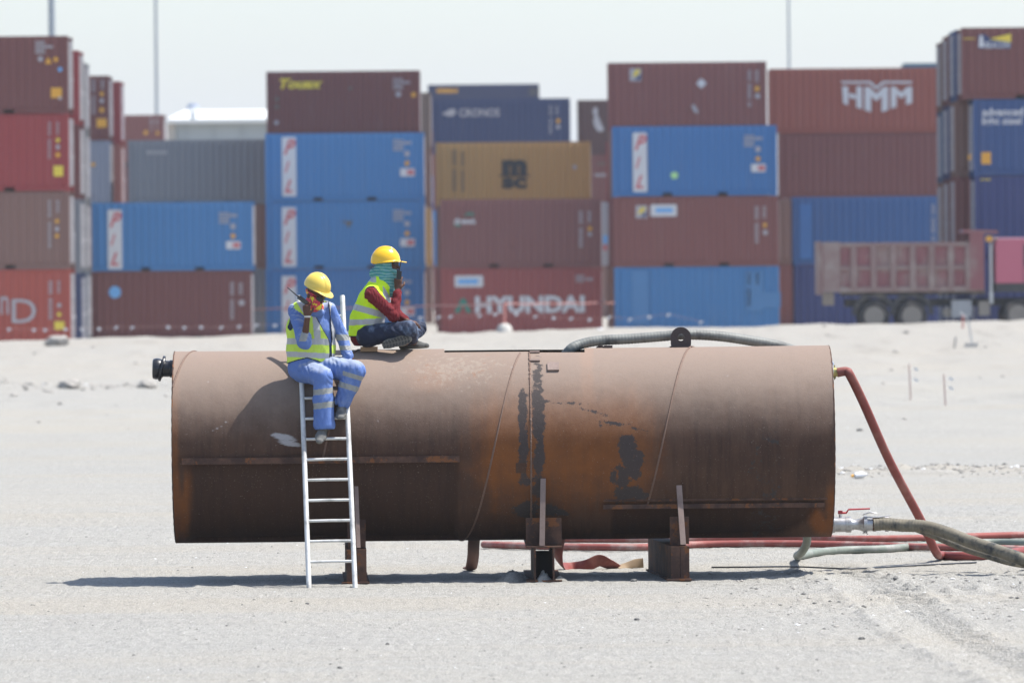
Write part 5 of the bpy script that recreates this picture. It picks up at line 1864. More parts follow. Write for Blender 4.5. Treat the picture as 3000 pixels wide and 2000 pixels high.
def frame(fwd, upv, origin):
    """x right(side), y forward, z up"""
    f = Vector(fwd).normalized()
    u = Vector(upv)
    u = (u - f * u.dot(f)).normalized()
    r = f.cross(u)
    return Matrix((r, f, u)).transposed(), Vector(origin)


def local_mesh(fn, lo, hi, h, name, mat, parent, base, R3, org, classify=None, names=None, mats=None):
    """distance field in head coordinates, placed by R3, org"""
    co, f = surfnet(lambda X, Y, Z: fn((X, Y, Z)), lo, hi, h)
    Rn = np.array(R3)
    w_ = co @ Rn.T + np.array(org) - np.array(base)
    me = np_mesh(name, w_, f, [mat], True)
    return obj(name, me, parent)


def helmet_field(kind):
    def fn(P):
        x, y, z = P
        # dome
        dome = elli(P, (0, -0.005, 0.012), (0.113, 0.136, 0.128))
        inner = elli(P, (0, -0.005, 0.008), (0.105, 0.128, 0.120))
        # centre ridges
        if kind == 1:
            rid = np.minimum(np.abs(x) - 0.030, 0.135 - np.abs(y) * 0.4)
            d = dome - 0.004 * np.clip((0.034 - np.abs(x)) / 0.008, 0, 1) * np.clip((z - 0.03) / 0.05, 0, 1)
        else:
            d = dome - 0.006 * (np.clip((0.012 - np.abs(x)) / 0.006, 0, 1) + np.clip((0.010 - np.abs(np.abs(x) - 0.045)) / 0.006, 0, 1)) * np.clip((z - 0.02) / 0.05, 0, 1) * np.clip((0.11 - np.abs(y)) / .05, 0, 1)
        d = smax(d, -z - 0.004, 0.004)
        # rim all round, longer at the front as a peak, drooping a little
        yy = y - 0.012
        fr_ = np.clip(yy / 0.10, 0, 1)
        rx, ry = 0.119, 0.142 + 0.038 * fr_
        q = (np.sqrt((x / rx) ** 2 + (yy / ry) ** 2) - 1) * 0.12
        zr = -0.002 - 0.020 * np.clip((yy - 0.09) / 0.09, 0, 1) ** 1.2 - 0.012 * np.clip((-yy - 0.06) / 0.08, 0, 1) - (x / 0.12) ** 2 * .004
        brim = smax(q, np.abs(z - zr) - 0.0045, 0.003)
        d = smin(d, brim, 0.012)
        d = np.maximum(d, -inner)
        return d
    return fn


def shades(R3, org, parent, base):
    mb = MB()
    for s_ in (-1, 1):
        pts = []
        for t in [k * math.pi / 7 for k in range(14)]:
            lx = s_ * 0.034 + 0.034 * math.cos(t); lz = 0.025 * math.sin(t)
            pts.append((lx, lz))
        f_ = [(x_, 0.106 - 9.0 * x_ * x_, z_) for x_, z_ in pts]
        b_ = [(x_ * .95, 0.100 - 9.0 * x_ * x_, z_ * .9) for x_, z_ in pts]
        mb.loft([[Vector(p) for p in b_], [Vector(p) for p in f_]])
        mb.tube([(s_ * .062, .074, .006), (s_ * .079, .04, .006), (s_ * .082, -.02, .002)], .004, 6)
    mb.tube([(-.01, .106, .006), (.01, .106, .006)], .004, 6)
    mb.v = [tuple(R3 @ Vector(p) + org - Vector(base)) for p in mb.v]
    return mb.build('sunglasses', M['shades'], parent, True)


def head_parts(P, R3, org):
    """head volume in world coordinates: skull, jaw, nose, ears, neck handled by caller"""
    T = lambda p: tuple(R3 @ Vector(p) + org)
    L_ = [elli(P, T((0, -0.012, 0.035)), (0.076, 0.097, 0.088), R3),
          elli(P, T((0, 0.028, -0.040)), (0.058, 0.064, 0.078), R3),
          elli(P, T((0, 0.070, -0.090)), (0.026, 0.022, 0.022), R3)]
    d = union(L_, 0.03)
    d = smin(d, cap(P, T((0, 0.088, 0.0)), T((0, 0.108, -0.038)), 0.009, 0.015), 0.012)   # nose
    for s_ in (-1, 1):
        d = smin(d, elli(P, T((s_ * 0.078, -0.01, -0.02)), (0.012, 0.022, 0.032), R3), 0.008)  # ears
        d = smin(d, elli(P, T((s_ * 0.030, 0.080, 0.030)), (0.022, 0.012, 0.010), R3), 0.012)  # brow
        d = smax(d, -elli(P, T((s_ * 0.031, 0.098, 0.006)), (0.018, 0.012, 0.012), R3), 0.008)
    d = smin(d, cap(P, T((-0.018, 0.088, -0.062)), T((0.018, 0.088, -0.062)), 0.009, 0.009), 0.008)  # lips
    return d


def hand(P, wrist, dirn, palm_n, curl, thumb_side, hold=None, r=0.0088, splay=0.9):
    """palm + four unequal fingers with two bends + thumb from the side of the palm"""
    w_, d, n = Vector(wrist), Vector(dirn).normalized(), Vector(palm_n).normalized()
    n = (n - d * n.dot(d)).normalized()
    s_ = d.cross(n) * thumb_side
    L_ = [cap(P, w_ - d * .01, w_ + d * 0.03, 0.026, 0.032, (n, 0.62)), cap(P, w_ + d * 0.03, w_ + d * 0.078, 0.036, 0.040, (n, 0.42))]
    pal = union(L_, 0.02)
    segs = [(0.040, 0.026, 0.021), (0.045, 0.029, 0.022), (0.042, 0.027, 0.021), (0.033, 0.021, 0.018)]
    out = pal
    for i, sg in enumerate(segs):
        off = (0.5 - i / 3.0) * 0.064
        p = w_ + d * (0.082 - 0.008 * abs(i - 1.2)) + s_ * off
        a = curl * 0.35
        for j, L in enumerate(sg):
            dd = (d * math.cos(a) + n * math.sin(a) + s_ * (0.5 - i / 3) * 0.12 * splay).normalized()
            q = p + dd * L
            out = smin(out, cap(P, p, q, r * (1 - .08 * j), r * (0.95 - .1 * j)), 0.006)
            p = q
            a += curl * (0.75 if j == 0 else 0.6)
    p = w_ + d * 0.025 + s_ * 0.030
    d1 = (d * 0.55 + s_ * 0.55 + n * 0.45).normalized()
    q = p + d1 * 0.042
    out = smin(out, cap(P, p, q, 0.014, 0.0115), 0.012)
    d2 = (d * 0.7 + s_ * 0.0 + n * 0.75).normalized()
    out = smin(out, cap(P, q, q + d2 * 0.032, 0.0108, 0.0095), 0.006)
    return out


def shoe_parts(P, ankle, toe, solen, up=0.0):
    """closed work shoe from ankle to toe, sole normal solen (pointing down)"""
    a, t, s_ = Vector(ankle), Vector(toe), Vector(solen).normalized()
    f = (t - a)
    f = (f - s_ * f.dot(s_)).normalized()
    heel = a + s_ * 0.060 - f * 0.055
    ball = a + s_ * 0.062 + f * 0.110
    tip = a + s_ * 0.062 + f * 0.175
    sd_ = f.cross(s_)
    L_ = [cap(P, a - f * 0.015 - s_ * .02, a + s_ * 0.03 - f * .02, 0.052, 0.048), cap(P, heel, ball, 0.040, 0.050, (s_, 0.72)), cap(P, ball, tip, 0.050, 0.038, (s_, 0.75)),
          cap(P, a + s_ * .005 + f * .01, ball - s_ * 0.01, 0.046, 0.036)]
    u = union(L_, 0.03)
    dpl = (P[0] - (a + s_ * .084)[0]) * s_.x + (P[1] - (a + s_ * .084)[1]) * s_.y + (P[2] - (a + s_ * .084)[2]) * s_.z
    return smax(u, dpl, 0.006), dpl


def shoes(name_i, ankle, toe, solen, parent, base, matu, mats_):
    a, t, s_ = Vector(ankle), Vector(toe), Vector(solen).normalized()
    f = (t - a); f = (f - s_ * f.dot(s_)).normalized()
    pts = [a, a + f * .22 + s_ * .1, a - f * .1 + s_ * .1, a - s_ * .06]
    lo, hi = bounds(pts, .08)
    fn = lambda P: shoe_parts(P, a, t, s_)[0]
    def cl(c):
        d = (c - np.array(a + s_ * .062)) @ np.array(s_)
        return (d > 0).astype(int)
    o = skin('shoe', fn, lo, hi, .005, [matu, mats_], parent, base, cl, ['shoe', 'sole'])
    return f, s_


# ================================================================== man in blue on the ladder
def man_in_blue():
    J = dict(
        hipR=at(884, 1078, 69.46), hipL=at(938, 1074, 69.46), kneeR=at(944, 1104, 69.08), kneeL=at(1040, 1086, 69.12),
        ankR=at(950, 1240, 69.05), ankL=at(1000, 1184, 69.16),
        pel=at(911, 1066, 69.44), belly=at(912, 1015, 69.43), chest=at(912, 960, 69.42), up=at(914, 912, 69.41), neck=at(920, 888, 69.36), head=at(927, 862, 69.28),
        shR=at(866, 908, 69.40), elR=at(893, 1000, 69.22), wrR=at(902, 926, 69.12),
        shL=at(966, 905, 69.42), elL=at(1003, 985, 69.46), wrL=at(1020, 1042, 69.38))
    for k_ in J:
        if k_[:3] not in ('ank', 'kne'):
            J[k_] = J[k_] + Vector((0, -.13, 0))
    J['shR'].y -= .06; J['elR'].y -= .04
    root = empty('person', J['pel'])
    base = root.location
    tag(root, 'seated man in blue coverall and yellow green vest holding a radio to his ear', 'person')
    J['head'] = at(924, 862, 69.13)
    R3, org = frame((0.70, -0.60, -0.46), (0.22, -0.12, 1), J['head'] + Vector((0, 0, .0)))
    dz = Vector((0, 1, 0))

    def body(P):
        L_ = [cap(P, J['pel'], J['belly'], .13, .12, (dz, .75)), cap(P, J['belly'], J['chest'], .12, .14, (dz, .7)), cap(P, J['shR'], J['shL'], .055, .055),
              cap(P, J['chest'], J['up'], .14, .10, (dz, .7)), cap(P, J['up'], J['neck'], .062, .055), cap(P, J['neck'], R3 @ Vector((0, -.02, -.04)) + org, .055, .056)]
        d = union(L_, .04)
        d = smin(d, head_parts(P, R3, org), .02)
        for s_ in 'RL':
            d = smin(d, union([cap(P, J['sh' + s_], J['el' + s_], .046, .038), cap(P, J['el' + s_], J['wr' + s_], .038, .027)], .02), .02)
            d = smin(d, union([cap(P, J['hip' + s_], J['knee' + s_], .080, .055), cap(P, J['knee' + s_], J['ank' + s_], .055, .038)], .02), .03)
        d = smin(d, hand(P, J['wrR'], (at(895, 880, 68.98) - J['wrR']), (0.25, 0.9, 0.0), 1.15, -1), .012)
        d = smin(d, hand(P, J['wrL'], (0.25, -.35, -.9), (-.2, .9, -.2), .5, 1), .012)
        return d
    lo, hi = bounds(list(J.values()), .13)
    hi[2] += .05
    skin('body', body, lo, hi, .0058, [M['skin']], root, base)

    def torso(P, g=0.0):
        L_ = [cap(P, J['pel'] + Vector((0, 0, .02)), J['belly'], .215 + g, .210 + g, (dz, .57)), cap(P, J['belly'], J['chest'], .210 + g, .215 + g, (dz, .57)),
              cap(P, J['chest'], J['up'] + Vector((0, 0, -.06)), .215 + g, .150 + g, (dz, .60)),
              cap(P, J['shR'] + Vector((.03, 0, .0)), J['shL'] + Vector((-.03, 0, 0)), .062 + g, .062 + g), cap(P, J['up'], J['neck'] + Vector((0, 0, -.045)), .085 + g, .062 + g)]
        return union(L_, .05)

    def coverall(P):
        d = torso(P)
        arms = []
        for s_ in 'RL':
            cuff = J['wr' + s_] if s_ == 'L' else J['el' + s_].lerp(J['wr' + s_], .18)
            rr_ = (.066, .058, .050) if s_ == 'L' else (.070, .066, .060)
            a_ = union([cap(P, J['sh' + s_], J['el' + s_], rr_[0], rr_[1]), cap(P, J['el' + s_], cuff, rr_[1], rr_[2])], .03)
            arms.append(a_ + folds(P, .0042, 80, 3 + ord(s_), (1, 1, 1.6)))
        # loose fold of the rolled sleeve under the elbow
        arms.append(cap(P, at(896, 1008, 69.04), at(882, 985, 69.08), .048, .055) + folds(P, .003, 90, 5))
        d = union([d + folds(P, .003, 60, 8)] + arms, .02)
        # collar
        d = smin(d, cap(P, at(905, 918, 69.20), at(938, 916, 69.17), .045, .045), .02)
        lg = []
        for s_ in 'RL':
            kn, hp, an = J['knee' + s_], J['hip' + s_], J['ank' + s_]
            cu = an + (an - kn).normalized() * (.015 if s_ == 'R' else -.02)
            l_ = union([cap(P, hp, kn, .122, .098), cap(P, kn, kn.lerp(cu, .5), .098, .094), cap(P, kn.lerp(cu, .5), cu, .094, .104 if s_ == 'R' else .078)], .03)
            # flat hem
            ax_ = (cu - kn).normalized()
            dpl = (P[0] - cu.x) * ax_.x + (P[1] - cu.y) * ax_.y + (P[2] - cu.z) * ax_.z - .045
            l_ = smax(l_ + folds(P, .0065, 44, 21 + ord(s_), (1.2, 1, .9)), dpl, .008)
            # open the hem
            hol = cap(P, kn.lerp(cu, .8), cu + ax_ * .12, .06, .085 if s_ == 'R' else .065)
            l_ = np.maximum(l_, -hol)
            lg.append(l_)
        d = union([d] + lg, .035)
        d = smin(d, cap(P, J['hipR'], J['hipL'], .125, .125, ((0, 1, 0), .9)), .04)
        return d

    def cl(c):
        px, py = proj(c[:, 0], c[:, 1], c[:, 2])
        k = np.zeros(len(c), int)
        kr, ar, kl, al = [np.array(J[n_]) for n_ in ('kneeR', 'ankR', 'kneeL', 'ankL')]
        def along(a, b):
            d = b - a
            return ((c - a) @ d) / (d @ d)
        tR, tL = along(kr, ar), along(kl, al)
        right = px < 982
        legR = right & (py > 1120)
        # stripes as seen on the shins
        sR = legR & (((py > 1141 - (px - 920) * .12) & (py < 1158 - (px - 920) * .12)) | ((py > 1181 - (px - 920) * .12) & (py < 1199 - (px - 920) * .12)))
        legL = (px > 975) & (py > 1080)
        q = py - (px - 1000) * .30
        sL = legL & (((q > 1084) & (q < 1098) & (px > 1004)) | ((q > 1118) & (q < 1135)))
        # left forearm and right upper arm bands
        aL = (px > 984) & (py < 1062) & (((py > 979) & (py < 997)) | ((py > 1012) & (py < 1026)))
        aR = (px < 912) & (py > 962) & (py < 1000) & (px > 872) & (np.abs((px - 892) + (py - 980) * .3) < 11) & (c[:, 1] < 69.12)
        k[sR | sL | aL | aR] = 1
        return k
    pts = [J[k] for k in J if k not in ('head', 'neck')] + [at(925, 1262, 69.0)]
    lo, hi = bounds(pts, .15)
    skin('coverall', coverall, lo, hi, .0062, [M['cov'], M['reflect2']], root, base, cl, ['coverall', 'reflective_band'])

    # vest: shell around the torso
    hemz = at(900, 1062, 69.4).z
    def vest(P):
        o_ = torso(P, .020) + folds(P, .0055, 42, 77, (1, 1, .8))
        pxx, pyy = proj(P[0], P[1], P[2])
        # bottom hem, lower in the middle
        low = at(912, 1072, 69.3).z
        hem = np.interp(pxx.ravel(), [840, 870, 900, 930, 956, 972, 990], [1066, 1056, 1049, 1058, 1070, 1060, 1062]).reshape(pxx.shape)
        d = smax(o_, (pyy - hem) / 295.0, .008)
        # armholes
        for s_, sx in (('R', -1), ('L', 1)):
            c_ = J['sh' + s_] + Vector((sx * (.062 if sx < 0 else .088), -.02, -.03))
            d = smax(d, -cap(P, c_ + Vector((sx * .02, 0, .03)), c_ + Vector((sx * .02, -.02, -.13)), .066, .055), .01)
        # neck opening and front slit
        d = smax(d, -cap(P, J['neck'] + Vector((0, 0, .05)), J['neck'] + Vector((.0, 0, -.0)), .072, .07), .01)
        frn = P[1] - 69.29
        slit_c = at(934, 905, 69.2).x + (at(968, 1000, 69.2).x - at(934, 905, 69.2).x) * np.clip((J['neck'].z - P[2]) / .36, 0, 1)
        wdt = .092 * np.clip(1 - (J['neck'].z - P[2]) / .40, 0.0, 1) + .004
        sl_ = smax(np.abs(P[0] - slit_c) - wdt, frn, .004)
        d = smax(d, -sl_, .006)
        return d

    def clv(c):
        px, py = proj(c[:, 0], c[:, 1], c[:, 2])
        k = np.zeros(len(c), int)
        sag = -np.cos((px - 850) / 130 * 3.14) * 0
        b1 = (py > 990 + (px - 850) * .02) & (py < 1008 + (px - 850) * .02)
        b2 = (py > 1029 + (px - 850) * .05) & (py < 1045 + (px - 850) * .05)
        v1 = (py < 992) & (px > 912 + (py - 900) * .10) & (px < 934 + (py - 900) * .06) & (py > 925)
        v1 |= (py < 925) & (px > 866 + (py - 880) * .6) & (px < 890 + (py - 880) * .7)
        v2 = (py < 992) & (px > 957 + (py - 900) * .17) & (px < 972 + (py - 900) * .17)
        k[b1 | b2 | v1 | v2] = 1
        Pc = (c[:, 0], c[:, 1], c[:, 2])
        for s_, sx in (('R', -1), ('L', 1)):
            c_ = J['sh' + s_] + Vector((sx * (.062 if sx < 0 else .088), -.02, -.03))
            q = cap(Pc, c_ + Vector((sx * .02, 0, .03)), c_ + Vector((sx * .02, -.02, -.13)), .066, .055)
            k[q < .009] = 2
        sc_ = at(934, 905, 69.2).x + (at(968, 1000, 69.2).x - at(934, 905, 69.2).x) * np.clip((J['neck'].z - c[:, 2]) / .36, 0, 1)
        wd = .092 * np.clip(1 - (J['neck'].z - c[:, 2]) / .40, 0.0, 1) + .004
        k[(np.abs(c[:, 0] - sc_) < wd + .009) & (c[:, 1] < 69.29)] = 2
        k[py > np.interp(px, [840, 870, 900, 930, 956, 972, 990], [1066, 1056, 1049, 1058, 1070, 1060, 1062]) - 3] = 2
        return k
    lo, hi = bounds([J['pel'], J['belly'], J['shR'], J['shL'], J['neck'], at(910, 1085, 69.3)], .19)
    skin('vest', vest, lo, hi, .0055, [M['hivis'], M['reflect'], M['edge']], root, base, clv, ['vest', 'reflective_stripe', 'piping'])

    # mask round neck and lower face
    T = lambda p: R3 @ Vector(p) + org
    def mask(P):
        a = union([elli(P, T((0, 0.022, -.045)), (.075, .083, .088), R3), elli(P, T((0, -.012, .02)), (.086, .103, .07), R3), cap(P, T((0, .01, -.09)), J['neck'] + Vector((.03, -.03, -.05)), .070, .072)], .03)
        a = a + folds(P, .003, 70, 9)
        xx, yy, zz = P[0] - org.x, P[1] - org.y, P[2] - org.z
        upc = xx * R3[0][2] + yy * R3[1][2] + zz * R3[2][2]
        fwc = xx * R3[0][1] + yy * R3[1][1] + zz * R3[2][1]
        a = smax(a, upc - (.018 - .36 * np.clip(fwc - .035, 0, .1)), .006)
        return a
    lo, hi = bounds([org, J['neck']], .14)
    skin('face_mask', mask, lo, hi, .005, [M['mask']], root, base)
    shades(R3, org + R3 @ Vector((0, .014, -.004)), root, base)
    RH, oh = frame((0.70, -0.60, -0.40), (0.22, -0.12, 1), (0, 0, 0))[0] * 1.07, org + R3 @ Vector((0, -.008, .068))
    local_mesh(helmet_field(1), (-.14, -.17, -.05), (.14, .22, .16), .0042, 'helmet', M['helm1'], root, base, RH, oh)
    MB().tube([J['wrR'] + Vector((0, 0, -.012)), J['wrR'] + Vector((0, 0, .006))], .033, 14).build('wristband', M['wrist'], root, True, loc=-Vector(base))
    shoes(0, J['ankR'] + Vector((-.012, -.01, -.02)), at(934, 1290, 68.88), (-.05, .55, -.80), root, base, M['shoe'], M['sole'])
    shoes(1, J['ankL'] + Vector((0, -.0, -.012)), at(996, 1225, 68.98), (.0, .30, -.95), root, base, M['shoe'], M['sole'])
    # radio
    rd = empty('two_way_radio', at(886, 878, 68.95))
    tag(rd, 'black hand radio with long aerial at the ear of the man in blue', 'radio')
    b_ = rd.location
    ax_ = (at(866, 858, 68.92) - at(896, 880, 68.96)).normalized()
    rot_ = ax_.to_track_quat('Z', 'Y').to_matrix()
    MB().box((0, 0, 0), (.056, .034, .10), rot_).build('radio_case', M['radio'], rd)
    MB().tube([ax_ * .05, at(842, 842, 68.90) - b_], [.0075, .0045], 8).build('aerial', M['radio'], rd, True)
    MB().cyl(ax_ * .05 + rot_ @ Vector((.018, 0, 0)), ax_ * .068 + rot_ @ Vector((.018, 0, 0)), .008, n=10).build('knob', M['radio'], rd, True)
    return root


# ================================================================== man in maroon on top
def man_in_maroon():
    Yc = 69.98
    J = dict(
        pel=at(1075, 980, Yc), belly=at(1078, 935, Yc), chest=at(1096, 885, Yc), up=at(1112, 842, Yc), neck=at(1125, 818, Yc), head=at(1139, 775, Yc),
        shN=at(1088, 862, Yc - .18), elN=at(1154, 925, Yc - .20), wrN=at(1166, 848, Yc - .10),
        shF=at(1112, 858, Yc + .18), elF=at(1160, 920, Yc + .22), wrF=at(1190, 938, Yc + .05),
        hipN=at(1078, 982, Yc - .10), kneeN=at(1196, 963, Yc - .24), ankN=at(1212, 1001, Yc + .04),
        hipF=at(1078, 982, Yc + .10), kneeF=at(1224, 963, Yc + .26), ankF=at(1186, 1003, Yc - .14))
    root = empty('person', J['pel'])
    base = root.location
    tag(root, 'man in maroon sleeves, bright yellow vest and jeans sitting cross legged on the tank', 'person')
    org = at(1137, 770, Yc)
    R3, org = frame((1.0, -.12, -.10), (0.10, 0, 1), org)
    dz = Vector((0, 1, 0))

    def body(P):
        L_ = [cap(P, J['pel'], J['belly'], .12, .12), cap(P, J['belly'], J['chest'], .12, .125), cap(P, J['chest'], J['up'], .125, .09),
              cap(P, J['shN'], J['shF'], .055, .055), cap(P, J['up'], J['neck'], .065, .056), cap(P, J['neck'], R3 @ Vector((0, -.02, -.04)) + org, .056, .056)]
        d = union(L_, .04)
        d = smin(d, head_parts(P, R3, org), .02)
        for s_ in 'NF':
            d = smin(d, union([cap(P, J['sh' + s_], J['el' + s_], .046, .038), cap(P, J['el' + s_], J['wr' + s_], .038, .027)], .02), .02)
            d = smin(d, union([cap(P, J['hip' + s_], J['knee' + s_], .07, .05), cap(P, J['knee' + s_], J['ank' + s_], .05, .036)], .02), .03)
        d = smin(d, hand(P, J['wrN'], (at(1166, 812, Yc - .10) - J['wrN']), (.15, .8, 0.15), 1.0, -1), .012)
        d = smin(d, hand(P, J['wrF'], (.9, -.2, -.25), (0, 0, -1), .6, 1), .012)
        return d
    lo, hi = bounds(list(J.values()), .13)
    hi[2] += .04
    skin('body', body, lo, hi, .0058, [M['skin']], root, base)

    def torso(P, g=0.0):
        L_ = [cap(P, J['pel'] + Vector((-.02, 0, .0)), J['belly'] + Vector((-.01, 0, 0)), .150 + g, .148 + g), cap(P, J['belly'] + Vector((-.01, 0, 0)), J['chest'], .148 + g, .150 + g, ((1, 0, .2), .9)),
              cap(P, J['chest'], J['up'], .150 + g, .105 + g, ((1, 0, .5), .9)), cap(P, J['shN'] + Vector((0, .03, 0)), J['shF'] + Vector((0, -.03, 0)), .068 + g, .068 + g),
              cap(P, J['up'], J['neck'], .085 + g, .06 + g)]
        return union(L_, .05)

    def jersey(P):
        d = torso(P) + folds(P, .003, 55, 4)
        arms = []
        for s_ in 'NF':
            cuff = J['el' + s_].lerp(J['wr' + s_], .88)
            a_ = union([cap(P, J['sh' + s_], J['el' + s_], .070, .057), cap(P, J['el' + s_], cuff, .056, .042)], .03)
            arms.append(a_ + folds(P, .0042, 85, 13 + ord(s_), (1.3, 1, 1)))
        d = union([d] + arms, .025)
        # tail of the jersey
        d = smin(d, cap(P, at(1052, 1000, Yc - .06), at(1075, 985, Yc - .03), .030, .08), .03)
        d = smax(d, -(P[2] - (at(1050, 1013, Yc).z)), .01)
        # stay inside the collar
        return d
    lo, hi = bounds([J[k] for k in J if k[:3] not in ('kne', 'ank', 'hip', 'hea')], .17)
    skin('jersey', jersey, lo, hi, .0062, [M['maroon']], root, base)

    def jeans(P):
        lg = []
        for s_ in 'FN':
            kn, hp, an = J['knee' + s_], J['hip' + s_], J['ank' + s_]
            l_ = union([cap(P, hp, kn, .108, .082), cap(P, kn, kn.lerp(an, .75), .078, .058)], .025)
            lg.append(l_ + folds(P, .0055, 48, 31 + ord(s_), (1, 1, 1.4)))
        d = union(lg, .012)
        d = smin(d, cap(P, J['hipN'], J['hipF'], .115, .115), .04)
        zb_ = at(1100, 1020, Yc).z
        return smax(d, -(P[2] - zb_), .01)
    lo, hi = bounds([J[k] for k in ('hipN', 'hipF', 'kneeN', 'kneeF', 'ankN', 'ankF', 'pel')], .15)
    skin('jeans', jeans, lo, hi, .006, [M['denim']], root, base)

    def vest(P):
        o_ = torso(P, .018) + folds(P, .0055, 40, 55)
        pxx, pyy = proj(P[0], P[1], P[2])
        # hem from the back down and rising to the lap
        hem = 987 - 0.42 * np.clip(pxx - 1062, 0, 200)
        d = smax(o_, (pyy - hem) / 291.0, .008)
        for s_, sy in (('N', -1), ('F', 1)):
            c_ = J['sh' + s_] + Vector((.012, sy * .055, -.03))
            d = smax(d, -cap(P, c_ + Vector((-.01, sy * .03, .07)), c_ + Vector((.05, sy * .035, -.10)), .088, .07), .01)
        d = smax(d, -cap(P, J['neck'] + Vector((.02, 0, .04)), J['neck'] + Vector((.06, 0, -.10)), .078, .05), .01)
        d = smax(d, -cap(P, J['neck'] + Vector((.05, 0, -.10)), J['chest'] + Vector((.20, 0, .0)), .06, .012), .01)
        return d

    def clv(c):
        px, py = proj(c[:, 0], c[:, 1], c[:, 2])
        k = np.zeros(len(c), int)
        l1 = 938 - .03 * (px - 1022) - .0009 * np.clip(px - 1070, 0, 200) ** 2 * 1.0
        b1 = (py > l1 - 2) & (py < l1 + 15)
        l2 = 891 + .28 * (px - 1030)
        b2 = (py > l2 - 4) & (py < l2 + 15)
        # shoulder band curving over the back
        rr_ = np.hypot(px - 1118, (py - 900))
        b3 = (px < 1100) & (py < 893) & (rr_ > 84) & (rr_ < 95) & (py < 880)
        b3 |= (px >= 1085) & (py < 850) & (py > 812 + (px - 1085) * -.05) & (py < 826 + (px - 1085) * .1) & (px < 1102)
        b4 = (px > 1122) & (py < 890) & (np.abs((py - 872) - (px - 1136) * 1.7) < 13)
        k[b1 | b2 | b3 | b4] = 1
        Pc = (c[:, 0], c[:, 1], c[:, 2])
        for s_, sy in (('N', -1), ('F', 1)):
            c_ = J['sh' + s_] + Vector((.012, sy * .055, -.03))
            q = cap(Pc, c_ + Vector((-.01, sy * .03, .07)), c_ + Vector((.05, sy * .035, -.10)), .088, .07)
            k[q < .009] = 2
        k[py > 987 - 0.42 * np.clip(px - 1062, 0, 200) - 3] = 2
        return k
    lo, hi = bounds([J['pel'], J['belly'], J['chest'], J['shN'], J['shF'], J['neck']], .20)
    skin('vest', vest, lo, hi, .0055, [M['hivis2'], M['reflect'], M['edge']], root, base, clv, ['vest', 'reflective_stripe', 'piping'])

    T = lambda p: R3 @ Vector(p) + org
    def scarf(P):
        a = union([elli(P, T((0, -.025, -.01)), (.092, .103, .09), R3), elli(P, T((0, .010, -.06)), (.082, .085, .075), R3),
                   cap(P, T((0, -.02, -.08)), J['neck'] + Vector((.0, 0, -.0)), .094, .100),
                   cap(P, J['neck'] + Vector((.02, 0, .02)), at(1148, 862, Yc - .03), .098, .028), cap(P, T((0, -.07, -.085)), at(1096, 800, Yc), .066, .045)], .03)
        a = a + folds(P, .0085, 52, 19, (1, 1, 1.6))
        xx, yy, zz = P[0] - org.x, P[1] - org.y, P[2] - org.z
        fw = xx * R3[0][1] + yy * R3[1][1] + zz * R3[2][1]
        upc = xx * R3[0][2] + yy * R3[1][2] + zz * R3[2][2]
        a = smax(a, upc - .035, .006)
        # face opening
        a = smax(a, -smax(smax(fw - 9, .045 - fw + .15 * np.clip(-upc - .02, 0, 1) * 2, .004), -(upc + .055), .006), .006)
        return a
    lo, hi = bounds([org, J['neck'], at(1150, 870, Yc)], .15)
    skin('head_scarf', scarf, lo, hi, .0055, [M['scarf']], root, base)
    shades(R3, org + R3 @ Vector((0, 0, .004)), root, base)
    R4, o4 = frame((1.0, -.12, .07), (0, 0, 1), org + Vector((-.020, 0, .012)))
    R4 = R4 * 1.09
    local_mesh(helmet_field(2), (-.14, -.17, -.05), (.14, .22, .16), .0042, 'helmet', M['helm2'], root, base, R4, o4)

    # shoes: near one shows its sole to the camera, toe to the right
    s1 = Vector((0.05, -1, -.10)).normalized()
    a1 = at(1150, 1003, Yc - .22)
    toe1 = a1 + Vector((.2, 0, 0.045))
    shoes(0, a1 + Vector((-.015, .02, 0.0)), toe1, s1, root, base, M['shoe2'], M['sole'])
    f = (toe1 - a1).normalized()
    f = (f - s1 * f.dot(s1)).normalized()
    up_ = f.cross(s1)
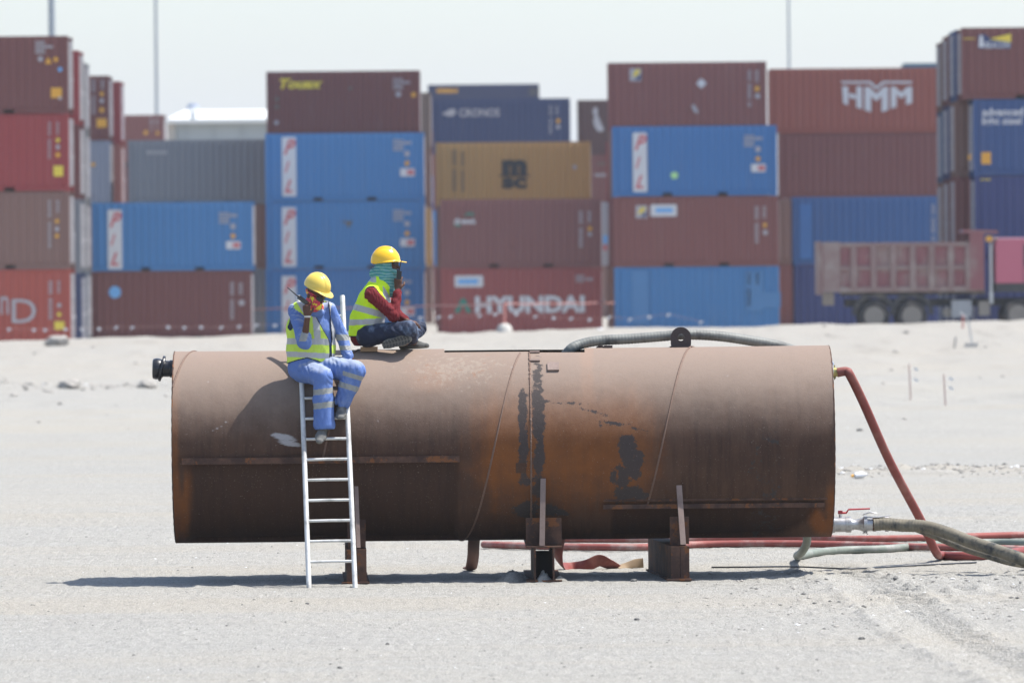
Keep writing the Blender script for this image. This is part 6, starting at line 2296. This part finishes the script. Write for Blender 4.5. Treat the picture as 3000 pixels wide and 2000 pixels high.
    if up_.z < 0: up_ = -up_
    a1 = a1 + Vector((-.015, .02, 0))
    base_pt = a1 + s1 * .085
    rot_ = Matrix((f, s1, up_)).transposed()
    mb = MB()
    for k in range(9):
        t = -.075 + k * .031
        hw_ = .034 + .014 * math.sin((t + .09) / .30 * math.pi) ** .7
        for sgn in (-1, 1):
            tilt = Matrix.Rotation(sgn * .45, 3, s1)
            mb.box(base_pt + f * t + up_ * (sgn * hw_ * .52) + s1 * .002, (.021, .008, hw_ * .82), tilt @ rot_)
    mb.mi = 0
    tr_ = mb.build('sole_tread', M['shoe2'], root, loc=-Vector(base))
    tr_['kind'] = 'stuff'
    shoes(1, J['ankN'] + Vector((-.06, .12, .01)), J['ankN'] + Vector((.2, .12, .0)), (0.05, .05, -1), root, base, M['shoe2'], M['sole'])
    rd = empty('two_way_radio', at(1169, 806, Yc - .16))
    tag(rd, 'small black hand radio at the mouth of the man in maroon', 'radio')
    b_ = rd.location
    rot_ = Matrix.Rotation(.12, 3, 'Y')
    MB().box((0, 0, 0), (.050, .034, .085), rot_).build('radio_case', M['radio'], rd)
    MB().tube([Vector((.0, 0, .04)), at(1176, 762, Yc - .16) - b_], [.0075, .004], 8).build('aerial', M['radio'], rd, True)
    MB().cyl((-.015, 0, .04), (-.015, 0, .056), .008, n=10).build('knob', M['radio'], rd, True)
    return root


man_in_blue()
man_in_maroon()

# ------------------------------------------------------------------ haze
hm = bpy.data.materials.new('desert haze')
hm.use_nodes = True
ht = hm.node_tree
for n_ in list(ht.nodes): ht.nodes.remove(n_)
ho = ht.nodes.new('ShaderNodeOutputMaterial')
hv = ht.nodes.new('ShaderNodeVolumePrincipled')
hv.inputs['Color'].default_value = (0.955, 0.965, 0.99, 1)
hv.inputs['Density'].default_value = 0.00017
hv.inputs['Anisotropy'].default_value = 0.2
ht.links.new(hv.outputs[0], ho.inputs['Volume'])
hz = MB().bbox(-4200, 4200, -400, 7200, -6, 120).build('haze', hm)
tag(hz, kind='stuff')
